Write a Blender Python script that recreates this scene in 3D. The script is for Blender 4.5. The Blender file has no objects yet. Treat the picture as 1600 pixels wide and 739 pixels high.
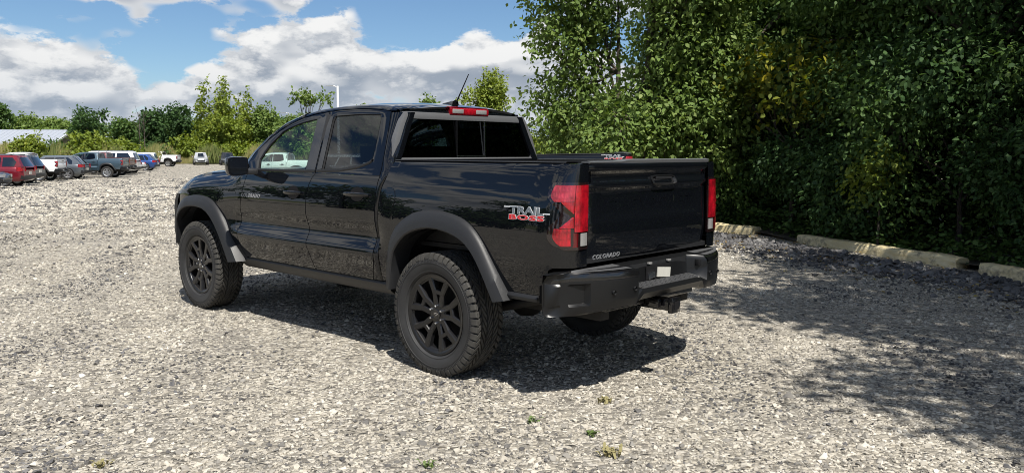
import bpy, bmesh, math, random
import numpy as np
from mathutils import Vector, Matrix
R = math.radians
random.seed(7); RNG = np.random.default_rng(7)
SC = bpy.context.scene
COL = SC.collection

# ------------------------------------------------------------------ camera
CAM_POS = Vector((-3.9338, 4.3795, 1.4832))
FW = Vector((0.67935749, -0.72614754, -0.10575046))
RT = Vector((-0.73002148, -0.68341765, 0.00299277))
UP = Vector((0.07444492, -0.07516694, 0.9943882))
FPX = 1255.12                                     # focal length in pixels of a 1600 px wide picture
cd = bpy.data.cameras.new('camera'); cam = bpy.data.objects.new('camera', cd); COL.objects.link(cam)
cam.matrix_world = Matrix(((RT.x, UP.x, -FW.x, CAM_POS.x), (RT.y, UP.y, -FW.y, CAM_POS.y), (RT.z, UP.z, -FW.z, CAM_POS.z), (0, 0, 0, 1)))
cd.sensor_width = 36.0; cd.sensor_fit = 'HORIZONTAL'; cd.lens = FPX / 1600 * 36.0
cd.clip_start = 0.05; cd.clip_end = 3000
SC.camera = cam

# ------------------------------------------------------------------ light
SUN_DIR = Vector((-0.59, 0.285, 1.0)).normalized()      # towards the sun
sun_el = math.asin(SUN_DIR.z)
w = bpy.data.worlds.new('World'); SC.world = w; w.use_nodes = True
nt = w.node_tree; nt.nodes.clear()
def N(t, ty, **kw):
    n = t.nodes.new(ty)
    for k, v in kw.items(): setattr(n, k, v)
    return n
def math_(t, op, a, b=None, clamp=False):
    n = N(t, 'ShaderNodeMath', operation=op, use_clamp=clamp)
    for i, v in enumerate((a, b)):
        if v is None: continue
        if isinstance(v, (int, float)): n.inputs[i].default_value = v
        else: t.links.new(v, n.inputs[i])
    return n.outputs[0]
def mixc(t, f, a, b, blend='MIX'):
    n = N(t, 'ShaderNodeMix', data_type='RGBA', blend_type=blend)
    for i, v in ((0, f), (6, a), (7, b)):
        if isinstance(v, (int, float)): n.inputs[i].default_value = v
        elif isinstance(v, tuple): n.inputs[i].default_value = (*v, 1) if len(v) == 3 else v
        else: t.links.new(v, n.inputs[i])
    return n.outputs[2]
def maprange(t, v, a, b, c=0., d=1., smooth=False):
    n = N(t, 'ShaderNodeMapRange'); n.interpolation_type = 'SMOOTHSTEP' if smooth else 'LINEAR'
    t.links.new(v, n.inputs[0]); n.inputs[1].default_value = a; n.inputs[2].default_value = b; n.inputs[3].default_value = c; n.inputs[4].default_value = d
    return n.outputs[0]
def noise(t, vec, scale, detail=5., rough=.55, dist=0.):
    n = N(t, 'ShaderNodeTexNoise'); t.links.new(vec, n.inputs['Vector'])
    n.inputs['Scale'].default_value = scale; n.inputs['Detail'].default_value = detail; n.inputs['Roughness'].default_value = rough; n.inputs['Distortion'].default_value = dist
    return n.outputs[0]
out = N(nt, 'ShaderNodeOutputWorld'); bg = N(nt, 'ShaderNodeBackground'); nt.links.new(bg.outputs[0], out.inputs[0])
sky = N(nt, 'ShaderNodeTexSky', sky_type='NISHITA'); sky.sun_disc = False
sky.sun_elevation = sun_el; sky.sun_rotation = math.atan2(SUN_DIR.x, SUN_DIR.y); sky.altitude = 200; sky.air_density = 1.0; sky.dust_density = .15; sky.ozone_density = 3.0
tc = N(nt, 'ShaderNodeTexCoord')
def vscale(v, s, off=(0, 0, 0)):
    m = N(nt, 'ShaderNodeMapping', vector_type='POINT'); nt.links.new(v, m.inputs[0]); m.inputs['Scale'].default_value = s; m.inputs['Location'].default_value = off
    return m.outputs[0]
D = tc.outputs['Generated']
sep = N(nt, 'ShaderNodeSeparateXYZ'); nt.links.new(D, sep.inputs[0]); dz = sep.outputs[2]
SEED = (31.3, 7.7, 3.9)
ZS_ = 2.1                                                             # clouds are flatter than they are wide
def cloud_density(dzoff, detail):
    v = vscale(D, (1, 1, ZS_), (SEED[0], SEED[1], SEED[2] + dzoff)); vb = vscale(D, (1, 1, ZS_), (SEED[0] + 5, SEED[1] + 2, SEED[2] + dzoff))
    big = noise(nt, v, 7.6, 2.5, .5); puff = noise(nt, vb, 21.0, detail, .62)
    bil = math_(nt, 'SUBTRACT', 1.0, math_(nt, 'ABSOLUTE', math_(nt, 'MULTIPLY', math_(nt, 'SUBTRACT', puff, .5), 3.2)))      # rounded puffs
    return math_(nt, 'ADD', math_(nt, 'MULTIPLY', big, .80), math_(nt, 'ADD', math_(nt, 'MULTIPLY', puff, .20), math_(nt, 'MULTIPLY', bil, .07)))
cover = maprange(nt, dz, .05, .15, .125, -.05)                     # more cloud toward the horizon, where one looks through many
dens = math_(nt, 'ADD', cloud_density(0., 10), cover); dens1 = math_(nt, 'ADD', cloud_density(.034, 5), cover)
mask = maprange(nt, dens, .506, .566, 0, 1, True)
top = math_(nt, 'SUBTRACT', dens, dens1)                              # denser here than above: a sunlit cloud top
lit = maprange(nt, top, -.075, .085, 0, 1, True)
rim = maprange(nt, dens, .53, .66, 1, 0, True)                        # thin edges let the light through
lit = math_(nt, 'MAXIMUM', math_(nt, 'MULTIPLY', lit, .95), math_(nt, 'MULTIPLY', rim, .62))
lit = math_(nt, 'MULTIPLY', lit, maprange(nt, dz, .01, .13, .72, 1.0))
ccol = mixc(nt, lit, (.37, .43, .52), (1.08, 1.08, 1.07))
skyc = mixc(nt, 1.0, sky.outputs[0], (.088, .103, .116), 'MULTIPLY')
col = mixc(nt, mask, skyc, ccol)
haz = maprange(nt, dz, -.02, .09, .45, 0)
col = mixc(nt, haz, col, (.50, .62, .78))
nt.links.new(col, bg.inputs[0]); bg.inputs[1].default_value = .64
sd = bpy.data.lights.new('sun', 'SUN'); sd.energy = 5.0; sd.angle = R(.55); sd.color = (1, .955, .88)
so = bpy.data.objects.new('sun', sd); COL.objects.link(so); so.rotation_euler = SUN_DIR.to_track_quat('Z', 'Y').to_euler(); so.location = SUN_DIR * 60
SC.view_settings.view_transform = 'Standard'; SC.view_settings.look = 'None'; SC.view_settings.exposure = 0.45; SC.view_settings.gamma = 1.0
SC.view_settings.use_curve_mapping = False
SC.cycles.max_bounces = 8; SC.cycles.transparent_max_bounces = 16; SC.cycles.use_denoising = True; SC.cycles.filter_width = .95

# ------------------------------------------------------------------ materials
def newmat(name):
    m = bpy.data.materials.new(name); m.use_nodes = True; t = m.node_tree
    return m, t, t.nodes['Principled BSDF']
def pmat(name, col, rough=.5, metal=0., coat=0., spec=.5, coat_rough=.03, bump=None, var=0.):
    m, t, p = newmat(name)
    p.inputs['Base Color'].default_value = (*col, 1); p.inputs['Roughness'].default_value = rough; p.inputs['Metallic'].default_value = metal
    p.inputs['Coat Weight'].default_value = coat; p.inputs['Coat Roughness'].default_value = coat_rough; p.inputs['Specular IOR Level'].default_value = spec
    tcn = N(t, 'ShaderNodeTexCoord')
    if var:
        f = maprange(t, noise(t, tcn.outputs['Object'], 6, 4), .3, .7)
        c = mixc(t, f, tuple(x * (1 - var) for x in col), tuple(min(1, x * (1 + var)) for x in col)); t.links.new(c, p.inputs['Base Color'])
    if bump:
        b = N(t, 'ShaderNodeBump'); t.links.new(noise(t, tcn.outputs['Object'], bump[0], 3), b.inputs['Height']); b.inputs['Strength'].default_value = bump[1]; b.inputs['Distance'].default_value = bump[2]
        t.links.new(b.outputs[0], p.inputs['Normal'])
    return m
def paint(name, col, metal=0.0, rough=.35, spec=.0):
    m, t, p = newmat(name)
    tcn = N(t, 'ShaderNodeTexCoord')
    p.inputs['Base Color'].default_value = (*col, 1); p.inputs['Metallic'].default_value = metal; p.inputs['Roughness'].default_value = rough
    p.inputs['Coat Weight'].default_value = 1.0; p.inputs['Coat IOR'].default_value = 1.56; p.inputs['Specular IOR Level'].default_value = spec
    # fine dust film on the clear coat
    d = maprange(t, noise(t, tcn.outputs['Object'], 9, 6, .6), .35, .8, .0, .03); t.links.new(d, p.inputs['Coat Roughness'])
    return m
def glassmat(name, tint, refl=1.0):
    m = bpy.data.materials.new(name); m.use_nodes = True; t = m.node_tree; t.nodes.clear()
    o = N(t, 'ShaderNodeOutputMaterial'); mx = N(t, 'ShaderNodeMixShader'); tr = N(t, 'ShaderNodeBsdfTransparent'); gl = N(t, 'ShaderNodeBsdfGlossy'); fr = N(t, 'ShaderNodeLayerWeight')
    tr.inputs[0].default_value = (*tint, 1); gl.inputs['Roughness'].default_value = .0
    f = math_(t, 'ADD', math_(t, 'MULTIPLY', math_(t, 'POWER', fr.outputs['Facing'], 4.2), .92), .062 * refl, True)      # two panes' worth of surface reflection
    t.links.new(f, mx.inputs[0]); t.links.new(tr.outputs[0], mx.inputs[1]); t.links.new(gl.outputs[0], mx.inputs[2]); t.links.new(mx.outputs[0], o.inputs[0])
    return m
M = {}
M['black_paint'] = paint('black_paint', (.0035, .0042, .0058), 0.0, .3)
M['gloss_black'] = pmat('gloss_black', (.006, .006, .007), .12, coat=.6)
M['trim'] = pmat('trim', (.016, .0165, .018), .46, spec=.42, bump=(420, .25, .002))
M['bumper'] = pmat('bumper', (.007, .0073, .008), .33, spec=.40)
M['trim_sunlit'] = pmat('trim_sunlit', (.10, .102, .106), .38, spec=.5, bump=(300, .2, .002))  # trim plastic in a lighter colour, standing in for sun and sky on it
M['step_pad'] = pmat('step_pad', (.07, .071, .074), .5, spec=.5, bump=(160, .5, .003))
M['matte'] = pmat('matte', (.008, .008, .009), .75, spec=.2)
M['rubber'] = pmat('rubber', (.032, .032, .033), .62, spec=.35, bump=(60, .3, .002), var=.25)
M['tread'] = pmat('tread', (.050, .048, .044), .8, spec=.25, var=.4)
M['rim_black'] = pmat('rim_black', (.010, .010, .011), .27, spec=.48)
M['rim_silver'] = pmat('rim_silver', (.55, .56, .58), .3, metal=.9)
M['chrome'] = pmat('chrome', (.75, .76, .78), .12, metal=1.)
M['silver_text'] = pmat('silver_text', (.42, .43, .45), .35, metal=.6)
M['white_decal'] = pmat('white_decal', (.52, .54, .56), .4)
M['grey_decal'] = pmat('grey_decal', (.13, .15, .17), .35)
M['red_decal'] = pmat('red_decal', (.55, .02, .025), .4)
M['red_lens'] = pmat('red_lens', (.36, .004, .010), .06, coat=1., bump=(55, .5, .006))
def lens(name, lo, hi):
    m, t, p = newmat(name); tcn = N(t, 'ShaderNodeTexCoord'); mp = N(t, 'ShaderNodeMapping'); t.links.new(tcn.outputs['Object'], mp.inputs[0]); mp.inputs['Scale'].default_value = (60, 60, 26)
    v = N(t, 'ShaderNodeTexVoronoi', distance='CHEBYCHEV'); t.links.new(mp.outputs[0], v.inputs['Vector']); v.inputs['Scale'].default_value = 1.; v.inputs['Randomness'].default_value = .25
    n = noise(t, tcn.outputs['Object'], 14, 3); f = math_(t, 'ADD', math_(t, 'MULTIPLY', maprange(t, v.outputs['Distance'], .1, .6), .5), maprange(t, n, .35, .65, 0, .6), True)
    t.links.new(mixc(t, f, hi, lo), p.inputs['Base Color']); p.inputs['Roughness'].default_value = .25; p.inputs['Coat Weight'].default_value = 1.; p.inputs['Coat Roughness'].default_value = .01
    b = N(t, 'ShaderNodeBump'); t.links.new(v.outputs['Distance'], b.inputs['Height']); b.inputs['Strength'].default_value = .7; b.inputs['Distance'].default_value = .004; t.links.new(b.outputs[0], p.inputs['Normal']); return m
M['red_lens'] = lens('red_lens', (.13, .002, .006), (.50, .006, .018)); M['pink_lens'] = lens('pink_lens', (.16, .008, .014), (.48, .035, .055))
M['dark_lens'] = pmat('dark_lens', (.09, .004, .006), .08, coat=.8)
M['smoke_lens'] = pmat('smoke_lens', (.012, .006, .007), .05, coat=1.)
M['clear_lens'] = pmat('clear_lens', (.24, .235, .23), .1, coat=.8, bump=(45, .4, .004))
M['headlamp'] = pmat('headlamp', (.45, .48, .52), .08, metal=.6, coat=1.)
M['glass_front'] = glassmat('glass_front', (.66, .80, .74))
M['glass_wind'] = glassmat('glass_wind', (.72, .84, .80))
M['glass_privacy'] = glassmat('glass_privacy', (.05, .057, .064))
M['glass_car'] = pmat('glass_car', (.010, .013, .016), .03, coat=1., spec=.8)
M['mirror_glass'] = pmat('mirror_glass', (.06, .07, .085), .03, metal=.9)
M['seat'] = pmat('seat', (.014, .014, .016), .7)
M['dash'] = pmat('dash', (.012, .012, .013), .6)
M['plate'] = pmat('plate', (.52, .51, .46), .5, var=.15)
M['under'] = pmat('under', (.014, .013, .012), .8, var=.4)

# ------------------------------------------------------------------ mesh helpers
def pchip(pts):
    pts = sorted(pts); x = np.array([p[0] for p in pts], float); y = np.array([p[1] for p in pts], float)
    h = np.diff(x); dl = np.diff(y) / h; m = np.zeros(len(x))
    for i in range(1, len(x) - 1):
        if dl[i - 1] * dl[i] > 0:
            a, b = 2 * h[i] + h[i - 1], h[i] + 2 * h[i - 1]; m[i] = (a + b) / (a / dl[i - 1] + b / dl[i])
    m[0] = dl[0]; m[-1] = dl[-1]
    def f(v):
        v = min(max(v, x[0]), x[-1]); i = min(int(np.searchsorted(x, v, 'right')) - 1, len(h) - 1); t = (v - x[i]) / h[i]
        return float((2*t**3-3*t*t+1)*y[i] + (t**3-2*t*t+t)*h[i]*m[i] + (-2*t**3+3*t*t)*y[i+1] + (t**3-t*t)*h[i]*m[i+1])
    return f
def lin(pts):
    pts = sorted(pts); x = [p[0] for p in pts]; y = [p[1] for p in pts]
    return lambda v: float(np.interp(v, x, y))
def sm(a, b, v):
    t = min(1, max(0, (v - a) / (b - a))); return t * t * (3 - 2 * t)
def resample(poly, n, closed=False):
    P = np.array(poly + ([poly[0]] if closed else []), float); s = np.r_[0, np.cumsum(np.linalg.norm(np.diff(P, axis=0), axis=1))]
    t = np.linspace(0, s[-1], n + (1 if closed else 0)); Q = np.stack([np.interp(t, s, P[:, k]) for k in range(P.shape[1])], 1)
    return [tuple(q) for q in (Q[:-1] if closed else Q)]
def smooth_poly(poly, closed=True, it=2):
    P = [np.array(p, float) for p in poly]
    for _ in range(it):
        Q = []
        n = len(P)
        for i in range(n if closed else n - 1):
            a, b = P[i], P[(i + 1) % n]; Q += [a * .75 + b * .25, a * .25 + b * .75]
        if not closed: Q = [P[0]] + Q + [P[-1]]
        P = Q
    return [tuple(p) for p in P]

class MB:
    def __init__(s): s.v = []; s.f = []
    def add(s, vs, fs):
        o = len(s.v); s.v += [tuple(v) for v in vs]; s.f += [tuple(i + o for i in f) for f in fs]; return s
    def box(s, c, d, rot=None, taper=1.0):
        hx, hy, hz = d[0] / 2, d[1] / 2, d[2] / 2
        vs = [Vector((sx * hx * (taper if sz > 0 else 1), sy * hy * (taper if sz > 0 else 1), sz * hz)) for sz in (-1, 1) for sy in (-1, 1) for sx in (-1, 1)]
        if rot is not None: vs = [rot @ v for v in vs]
        vs = [v + Vector(c) for v in vs]
        return s.add(vs, [(0, 2, 3, 1), (4, 5, 7, 6), (0, 1, 5, 4), (2, 6, 7, 3), (0, 4, 6, 2), (1, 3, 7, 5)])
    def grid(s, rows, flip=False, closed=False):
        n = len(rows[0]); vs = [p for r in rows for p in r]; fs = []
        for i in range(len(rows) - 1):
            for j in range(n if closed else n - 1):
                a, b, c, d = i * n + j, i * n + (j + 1) % n, (i + 1) * n + (j + 1) % n, (i + 1) * n + j
                fs.append((a, d, c, b) if flip else (a, b, c, d))
        return s.add(vs, fs)
    def cap(s, ring, flip=False):
        return s.add(ring, [tuple(range(len(ring)))[::-1] if flip else tuple(range(len(ring)))])
    def loft(s, rings, caps=True, flip=False):
        s.grid(rings, flip, True)
        if caps: s.cap(rings[0], not flip); s.cap(rings[-1], flip)
        return s
    def lathe(s, prof, n=48, axis='y', c=(0, 0, 0), close=False):
        rows = []
        for (r, h) in (prof + [prof[0]] if close else prof):
            ring = []
            for k in range(n):
                a = 2 * math.pi * k / n; p = {'y': (r * math.cos(a), h, r * math.sin(a)), 'z': (r * math.cos(a), r * math.sin(a), h), 'x': (h, r * math.cos(a), r * math.sin(a))}[axis]
                ring.append((p[0] + c[0], p[1] + c[1], p[2] + c[2]))
            rows.append(ring)
        return s.grid(rows, axis == 'y', True)
    def tube(s, pts, rad, n=8, caps=True):
        pts = [Vector(p) for p in pts]; rads = rad if isinstance(rad, (list, tuple)) else [rad] * len(pts); rings = []
        for i, p in enumerate(pts):
            d = (pts[min(i + 1, len(pts) - 1)] - pts[max(i - 1, 0)]).normalized()
            a = d.cross(Vector((0, 0, 1)) if abs(d.z) < .9 else Vector((1, 0, 0))).normalized(); b = d.cross(a)
            rings.append([tuple(p + (a * math.cos(2 * math.pi * k / n) + b * math.sin(2 * math.pi * k / n)) * rads[i]) for k in range(n)])
        return s.loft(rings, caps)
    def prism(s, poly, f0, f1):           # poly of 2D points; f0/f1 map them to the two faces
        a = [f0(*p) for p in poly]; b = [f1(*p) for p in poly]
        return s.loft([a, b])
    def mirror(s):
        m = MB(); m.v = [(x, -y, z) for x, y, z in s.v]; m.f = [f[::-1] for f in s.f]; return m
    def build(s, name, mat, parent=None, angle=32, smooth=True, bevel=0., seg=2, solid=0.):
        me = bpy.data.meshes.new(name); me.from_pydata(s.v, [], s.f); me.validate()
        bm = bmesh.new(); bm.from_mesh(me); bmesh.ops.remove_doubles(bm, verts=bm.verts, dist=1e-5)
        bmesh.ops.recalc_face_normals(bm, faces=bm.faces)
        if bevel:
            es = [e for e in bm.edges if len(e.link_faces) == 2 and e.calc_face_angle(0) > R(35)]
            bmesh.ops.bevel(bm, geom=es, offset=bevel, segments=seg, affect='EDGES', profile=.5, clamp_overlap=True)
        bm.to_mesh(me); bm.free()
        if smooth:
            me.polygons.foreach_set('use_smooth', [True] * len(me.polygons)); me.set_sharp_from_angle(angle=R(angle))
        me.materials.append(M[mat] if isinstance(mat, str) else mat)
        o = bpy.data.objects.new(name, me); COL.objects.link(o)
        if parent is not None: o.parent = parent
        return o
def tag(o, label=None, cat=None, group=None, kind=None):
    for k, v in (('label', label), ('category', cat), ('group', group), ('kind', kind)):
        if v: o[k] = v
    return o
def empty(name, loc=(0, 0, 0), rz=0.):
    o = bpy.data.objects.new(name, None); COL.objects.link(o); o.location = loc; o.rotation_euler = (0, 0, rz); o.empty_display_size = .2; return o
def copy_tree(o, parent=None):
    c = o.copy(); COL.objects.link(c); c.parent = parent
    for ch in list(o.children): copy_tree(ch, c)
    return c
def tree_of(o):
    r = [o]
    for ch in o.children: r += tree_of(ch)
    return r
def recolour(root, table):
    for o in tree_of(root):
        for sl in o.material_slots:
            if sl.material and sl.material.name in table:
                nm = M[table[sl.material.name]]; sl.link = 'OBJECT'; sl.material = nm
def text_mesh(body, size, extrude=0., offset=0., shear=0., space=1.):
    cu = bpy.data.curves.new('t', 'FONT'); cu.body = body; cu.size = size; cu.extrude = extrude; cu.offset = offset; cu.shear = shear; cu.space_character = space; cu.resolution_u = 2
    ob = bpy.data.objects.new('t', cu); COL.objects.link(ob); bpy.context.view_layer.update()
    dg = bpy.context.evaluated_depsgraph_get(); me = bpy.data.meshes.new_from_object(ob.evaluated_get(dg)); bpy.data.objects.remove(ob)
    vs = [tuple(v.co) for v in me.vertices]; fs = [tuple(p.vertices) for p in me.polygons]; bpy.data.meshes.remove(me)
    return vs, fs
def fit_text(body, wid, hei, extrude, offset=0., shear=0., space=1.):
    vs, fs = text_mesh(body, 1., 0.0 if extrude == 0 else 1., offset, shear, space)
    A = np.array(vs); mn = A.min(0); mx = A.max(0); s = (mx - mn); s[s == 0] = 1
    A[:, 0] = (A[:, 0] - mn[0]) / s[0] * wid; A[:, 1] = (A[:, 1] - mn[1]) / s[1] * hei
    A[:, 2] = (A[:, 2] - mn[2]) / s[2] * extrude if extrude else 0
    return A, fs

def ground_z(x, y):
    r = math.hypot(x, y); return -.56 * sm(10, 52, r)
def at(px, depth):                          # ground point seen at picture column px, at a distance along the view axis
    d = FW * depth + RT * ((px - 800) / FPX * depth); x, y = CAM_POS.x + d.x, CAM_POS.y + d.y
    # columns are measured on the ground: FW is pitched, so only its level part counts
    return Vector((x, y, ground_z(x, y)))
HOR = 235.0
def height_at(py, depth): return CAM_POS.z + (HOR - py) * depth / FPX

# ------------------------------------------------------------------ ground
def gravel_material():
    m, t, p = newmat('gravel')
    geo = N(t, 'ShaderNodeNewGeometry'); P = geo.outputs['Position']
    def vor(scale, feat):
        n = N(t, 'ShaderNodeTexVoronoi', feature=feat); t.links.new(P, n.inputs['Vector']); n.inputs['Scale'].default_value = scale; n.inputs['Randomness'].default_value = 1.; return n
    a = vor(34, 'F1'); b = vor(13, 'F1'); e = vor(34, 'DISTANCE_TO_EDGE'); e2 = vor(13, 'DISTANCE_TO_EDGE')
    def pal(colout):
        s = N(t, 'ShaderNodeSeparateColor'); t.links.new(colout, s.inputs[0])
        r = N(t, 'ShaderNodeValToRGB'); t.links.new(s.outputs[0], r.inputs[0]); el = r.color_ramp.elements
        for k, (pos, c) in enumerate(GRAVEL_RAMP):
            q = el[k] if k < 2 else el.new(pos)
            q.position = pos; q.color = (*c, 1)
        return r.outputs[0]
    c1 = pal(a.outputs['Color']); c2 = pal(b.outputs['Color'])
    pick = maprange(t, noise(t, P, 9., 2), .58, .62)
    c = mixc(t, pick, c1, c2)
    # joints darker than the stones, big patches where darker stone lies on top
    ed = maprange(t, e.outputs['Distance'], .0, .10); c = mixc(t, ed, (.10, .092, .078), c)
    pn = maprange(t, noise(t, P, 1.1, 9, .72), .50, .62); c = mixc(t, math_(t, 'MULTIPLY', pn, .5), c, (.10, .098, .10))
    pf = maprange(t, noise(t, P, .22, 4, .5), .52, .7); c = mixc(t, math_(t, 'MULTIPLY', pf, .35), c, (.36, .32, .26))
    c = mixc(t, .42, c, (.235, .213, .175))                          # stone dust and fines between the stones
    t.links.new(c, p.inputs['Base Color']); p.inputs['Roughness'].default_value = .95; p.inputs['Specular IOR Level'].default_value = .1
    h = math_(t, 'ADD', math_(t, 'MULTIPLY', maprange(t, a.outputs['Distance'], 0, .8, 1, 0), .011), math_(t, 'MULTIPLY', maprange(t, e2.outputs['Distance'], 0, .25), math_(t, 'MULTIPLY', pick, .02)))
    h = math_(t, 'ADD', h, math_(t, 'MULTIPLY', noise(t, P, 3., 4), .03))
    bn = N(t, 'ShaderNodeBump'); t.links.new(h, bn.inputs['Height']); bn.inputs['Strength'].default_value = 1.; bn.inputs['Distance'].default_value = 1.
    t.links.new(bn.outputs[0], p.inputs['Normal'])
    return m
GRAVEL_RAMP = [(0., (0.053, 0.052, 0.052)), (.08, (0.125, 0.120, 0.111)), (.22, (0.270, 0.251, 0.217)), (.5, (0.452, 0.414, 0.342)), (.72, (0.597, 0.553, 0.463)), (1., (0.752, 0.712, 0.636))]
M['gravel'] = gravel_material()
def grass_ground():
    m, t, p = newmat('field'); geo = N(t, 'ShaderNodeNewGeometry'); P = geo.outputs['Position']
    c = mixc(t, noise(t, P, .35, 8, .65), (.05, .09, .02), (.17, .16, .06)); t.links.new(c, p.inputs['Base Color']); p.inputs['Roughness'].default_value = .95
    return m
M['field'] = grass_ground()
def polar(r0, r1, nr, na, dz=0., cut=None):
    mb = MB(); rows = []
    for i in range(nr + 1):
        r = r0 * (r1 / r0) ** (i / nr); rows.append([(r * math.cos(2 * math.pi * k / na), r * math.sin(2 * math.pi * k / na), ground_z(r, 0) + dz) for k in range(na)])
    mb.grid(rows, False, True); mb.cap(rows[0]); return mb
g = polar(4, 1600, 60, 96, -.07).build('ground', 'field'); tag(g, kind='structure')
# the gravel lot: one sheet a few centimetres of stone thick, with an uneven surface near the camera
lot = MB(); xs = sorted(set([round(-30 + 150 * i / 60, 3) for i in range(61)] + [round(-7 + .16 * i, 3) for i in range(100)])); ys = sorted(set([round(-60 + 110 * i / 44, 3) for i in range(45)] + [round(-10 + .16 * i, 3) for i in range(90)]))
def lot_z(x, y):
    n = .012 * math.sin(x * 1.7 + y * .6) * math.sin(y * 2.1 - x * .4) + .008 * math.sin(x * 4.1 + 1) * math.sin(y * 3.7)
    return ground_z(x, y) + n * (1 - sm(8, 14, math.hypot(x, y))) + .004
lot.grid([[(x, y, lot_z(x, y)) for x in xs] for y in ys])
lo = lot.build('gravel_lot', 'gravel'); tag(lo, kind='structure')

# loose crushed stone: real stones, scattered over the lot in front of the camera
def stone_mesh(seed, flat=.62):
    rg = random.Random(seed); bm = bmesh.new()
    for _ in range(11):
        v = Vector((rg.gauss(0, 1), rg.gauss(0, 1), rg.gauss(0, 1))).normalized() * rg.uniform(.8, 1.05); bm.verts.new((v.x, v.y * rg.uniform(.7, 1), v.z * flat))
    r = bmesh.ops.convex_hull(bm, input=bm.verts); bmesh.ops.delete(bm, geom=[v for v in bm.verts if not v.link_faces], context='VERTS')
    me = bpy.data.meshes.new('stone'); bm.to_mesh(me); bm.free(); return me
def stone_material(name, ramp):
    m, t, p = newmat(name); oi = N(t, 'ShaderNodeObjectInfo'); r = N(t, 'ShaderNodeValToRGB'); pn = noise(t, oi.outputs['Location'], .9, 7, .72); fac = math_(t, 'ADD', math_(t, 'MULTIPLY', oi.outputs['Random'], .78), maprange(t, pn, .36, .64, -.26, .36), True); t.links.new(fac, r.inputs[0]); el = r.color_ramp.elements
    for k, (pos, c) in enumerate(ramp):
        q = el[k] if k < 2 else el.new(pos)
        q.position = pos; q.color = (*c, 1)
    tcn = N(t, 'ShaderNodeTexCoord'); n = noise(t, tcn.outputs['Object'], 1.6, 4)
    c = mixc(t, maprange(t, n, .3, .75, 0, .45), r.outputs[0], (.22, .20, .18)); t.links.new(c, p.inputs['Base Color']); p.inputs['Roughness'].default_value = .85; p.inputs['Specular IOR Level'].default_value = .3
    return m
M['stone'] = stone_material('stone', [(0., (.060, .060, .062)), (.10, (.14, .135, .125)), (.26, (.27, .255, .225)), (.5, (.43, .395, .33)), (.78, (.57, .53, .445)), (1., (.70, .665, .585))])
M['stone_dark'] = stone_material('stone_dark', [(0., (.025, .027, .032)), (.4, (.06, .063, .07)), (.75, (.12, .12, .125)), (1., (.34, .33, .31))])
def stone_scatter(name, pts, scl, mat, seeds, label):
    n = len(pts); me = bpy.data.meshes.new(name); me.vertices.add(n); me.vertices.foreach_set('co', np.asarray(pts, np.float32).ravel())
    at_ = me.attributes.new('size', 'FLOAT', 'POINT'); at_.data.foreach_set('value', np.asarray(scl, np.float32))
    rt = RNG.uniform(-1, 1, (n, 3)) * np.array([.5, .5, math.pi]); ar = me.attributes.new('turn', 'FLOAT_VECTOR', 'POINT'); ar.data.foreach_set('vector', rt.astype(np.float32).ravel())
    o = bpy.data.objects.new(name, me); COL.objects.link(o)
    src = bpy.data.collections.new(name + '_shapes')
    for s_ in seeds:
        sm_ = stone_mesh(s_); sm_.materials.append(mat); src.objects.link(bpy.data.objects.new('stone', sm_))
    ng = bpy.data.node_groups.new(name, 'GeometryNodeTree'); ng.interface.new_socket('Geometry', in_out='INPUT', socket_type='NodeSocketGeometry'); ng.interface.new_socket('Geometry', in_out='OUTPUT', socket_type='NodeSocketGeometry')
    gi = ng.nodes.new('NodeGroupInput'); go = ng.nodes.new('NodeGroupOutput'); ip = ng.nodes.new('GeometryNodeInstanceOnPoints'); ci = ng.nodes.new('GeometryNodeCollectionInfo')
    ci.inputs['Collection'].default_value = src; ci.inputs['Separate Children'].default_value = True; ci.inputs['Reset Children'].default_value = True
    a1 = ng.nodes.new('GeometryNodeInputNamedAttribute'); a1.data_type = 'FLOAT'; a1.inputs[0].default_value = 'size'
    a2 = ng.nodes.new('GeometryNodeInputNamedAttribute'); a2.data_type = 'FLOAT_VECTOR'; a2.inputs[0].default_value = 'turn'
    L = ng.links.new; L(gi.outputs[0], ip.inputs['Points']); L(ci.outputs[0], ip.inputs['Instance']); ip.inputs['Pick Instance'].default_value = True
    L(a1.outputs[0], ip.inputs['Scale'])
    e2r = ng.nodes.new('FunctionNodeEulerToRotation'); L(a2.outputs[0], e2r.inputs[0]); L(e2r.outputs[0], ip.inputs['Rotation'])
    L(ip.outputs[0], go.inputs[0])
    md = o.modifiers.new('scatter', 'NODES'); md.node_group = ng
    tag(o, label, 'gravel', kind='stuff'); return o
def wedge(n, r0, r1, pw=1.0):
    """points in front of the camera, thinning with distance"""
    a0 = math.atan2(FW.y, FW.x); u = RNG.random(n); r = (r0 ** (2 - pw) + u * (r1 ** (2 - pw) - r0 ** (2 - pw))) ** (1 / (2 - pw)) if pw != 2 else r0 * (r1 / r0) ** u
    a = a0 + RNG.uniform(-.70, .70, n); return CAM_POS.x + r * np.cos(a), CAM_POS.y + r * np.sin(a)
NST = 480000
sx, sy = wedge(NST, 2.6, 62, 1.22)
keep = ~((sy < -7.9 - (sx - 1) * .53))
keep &= ~((sx > 30) & (sy > 100))
def streak(x, y): return np.sin(x * 1.1 + 2.3 * np.sin(y * .7)) * np.sin(y * 1.9 + 1.3 * np.sin(x * .9 + 1)) + .5 * np.sin(x * 3.3 + y * 2.1)
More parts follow.
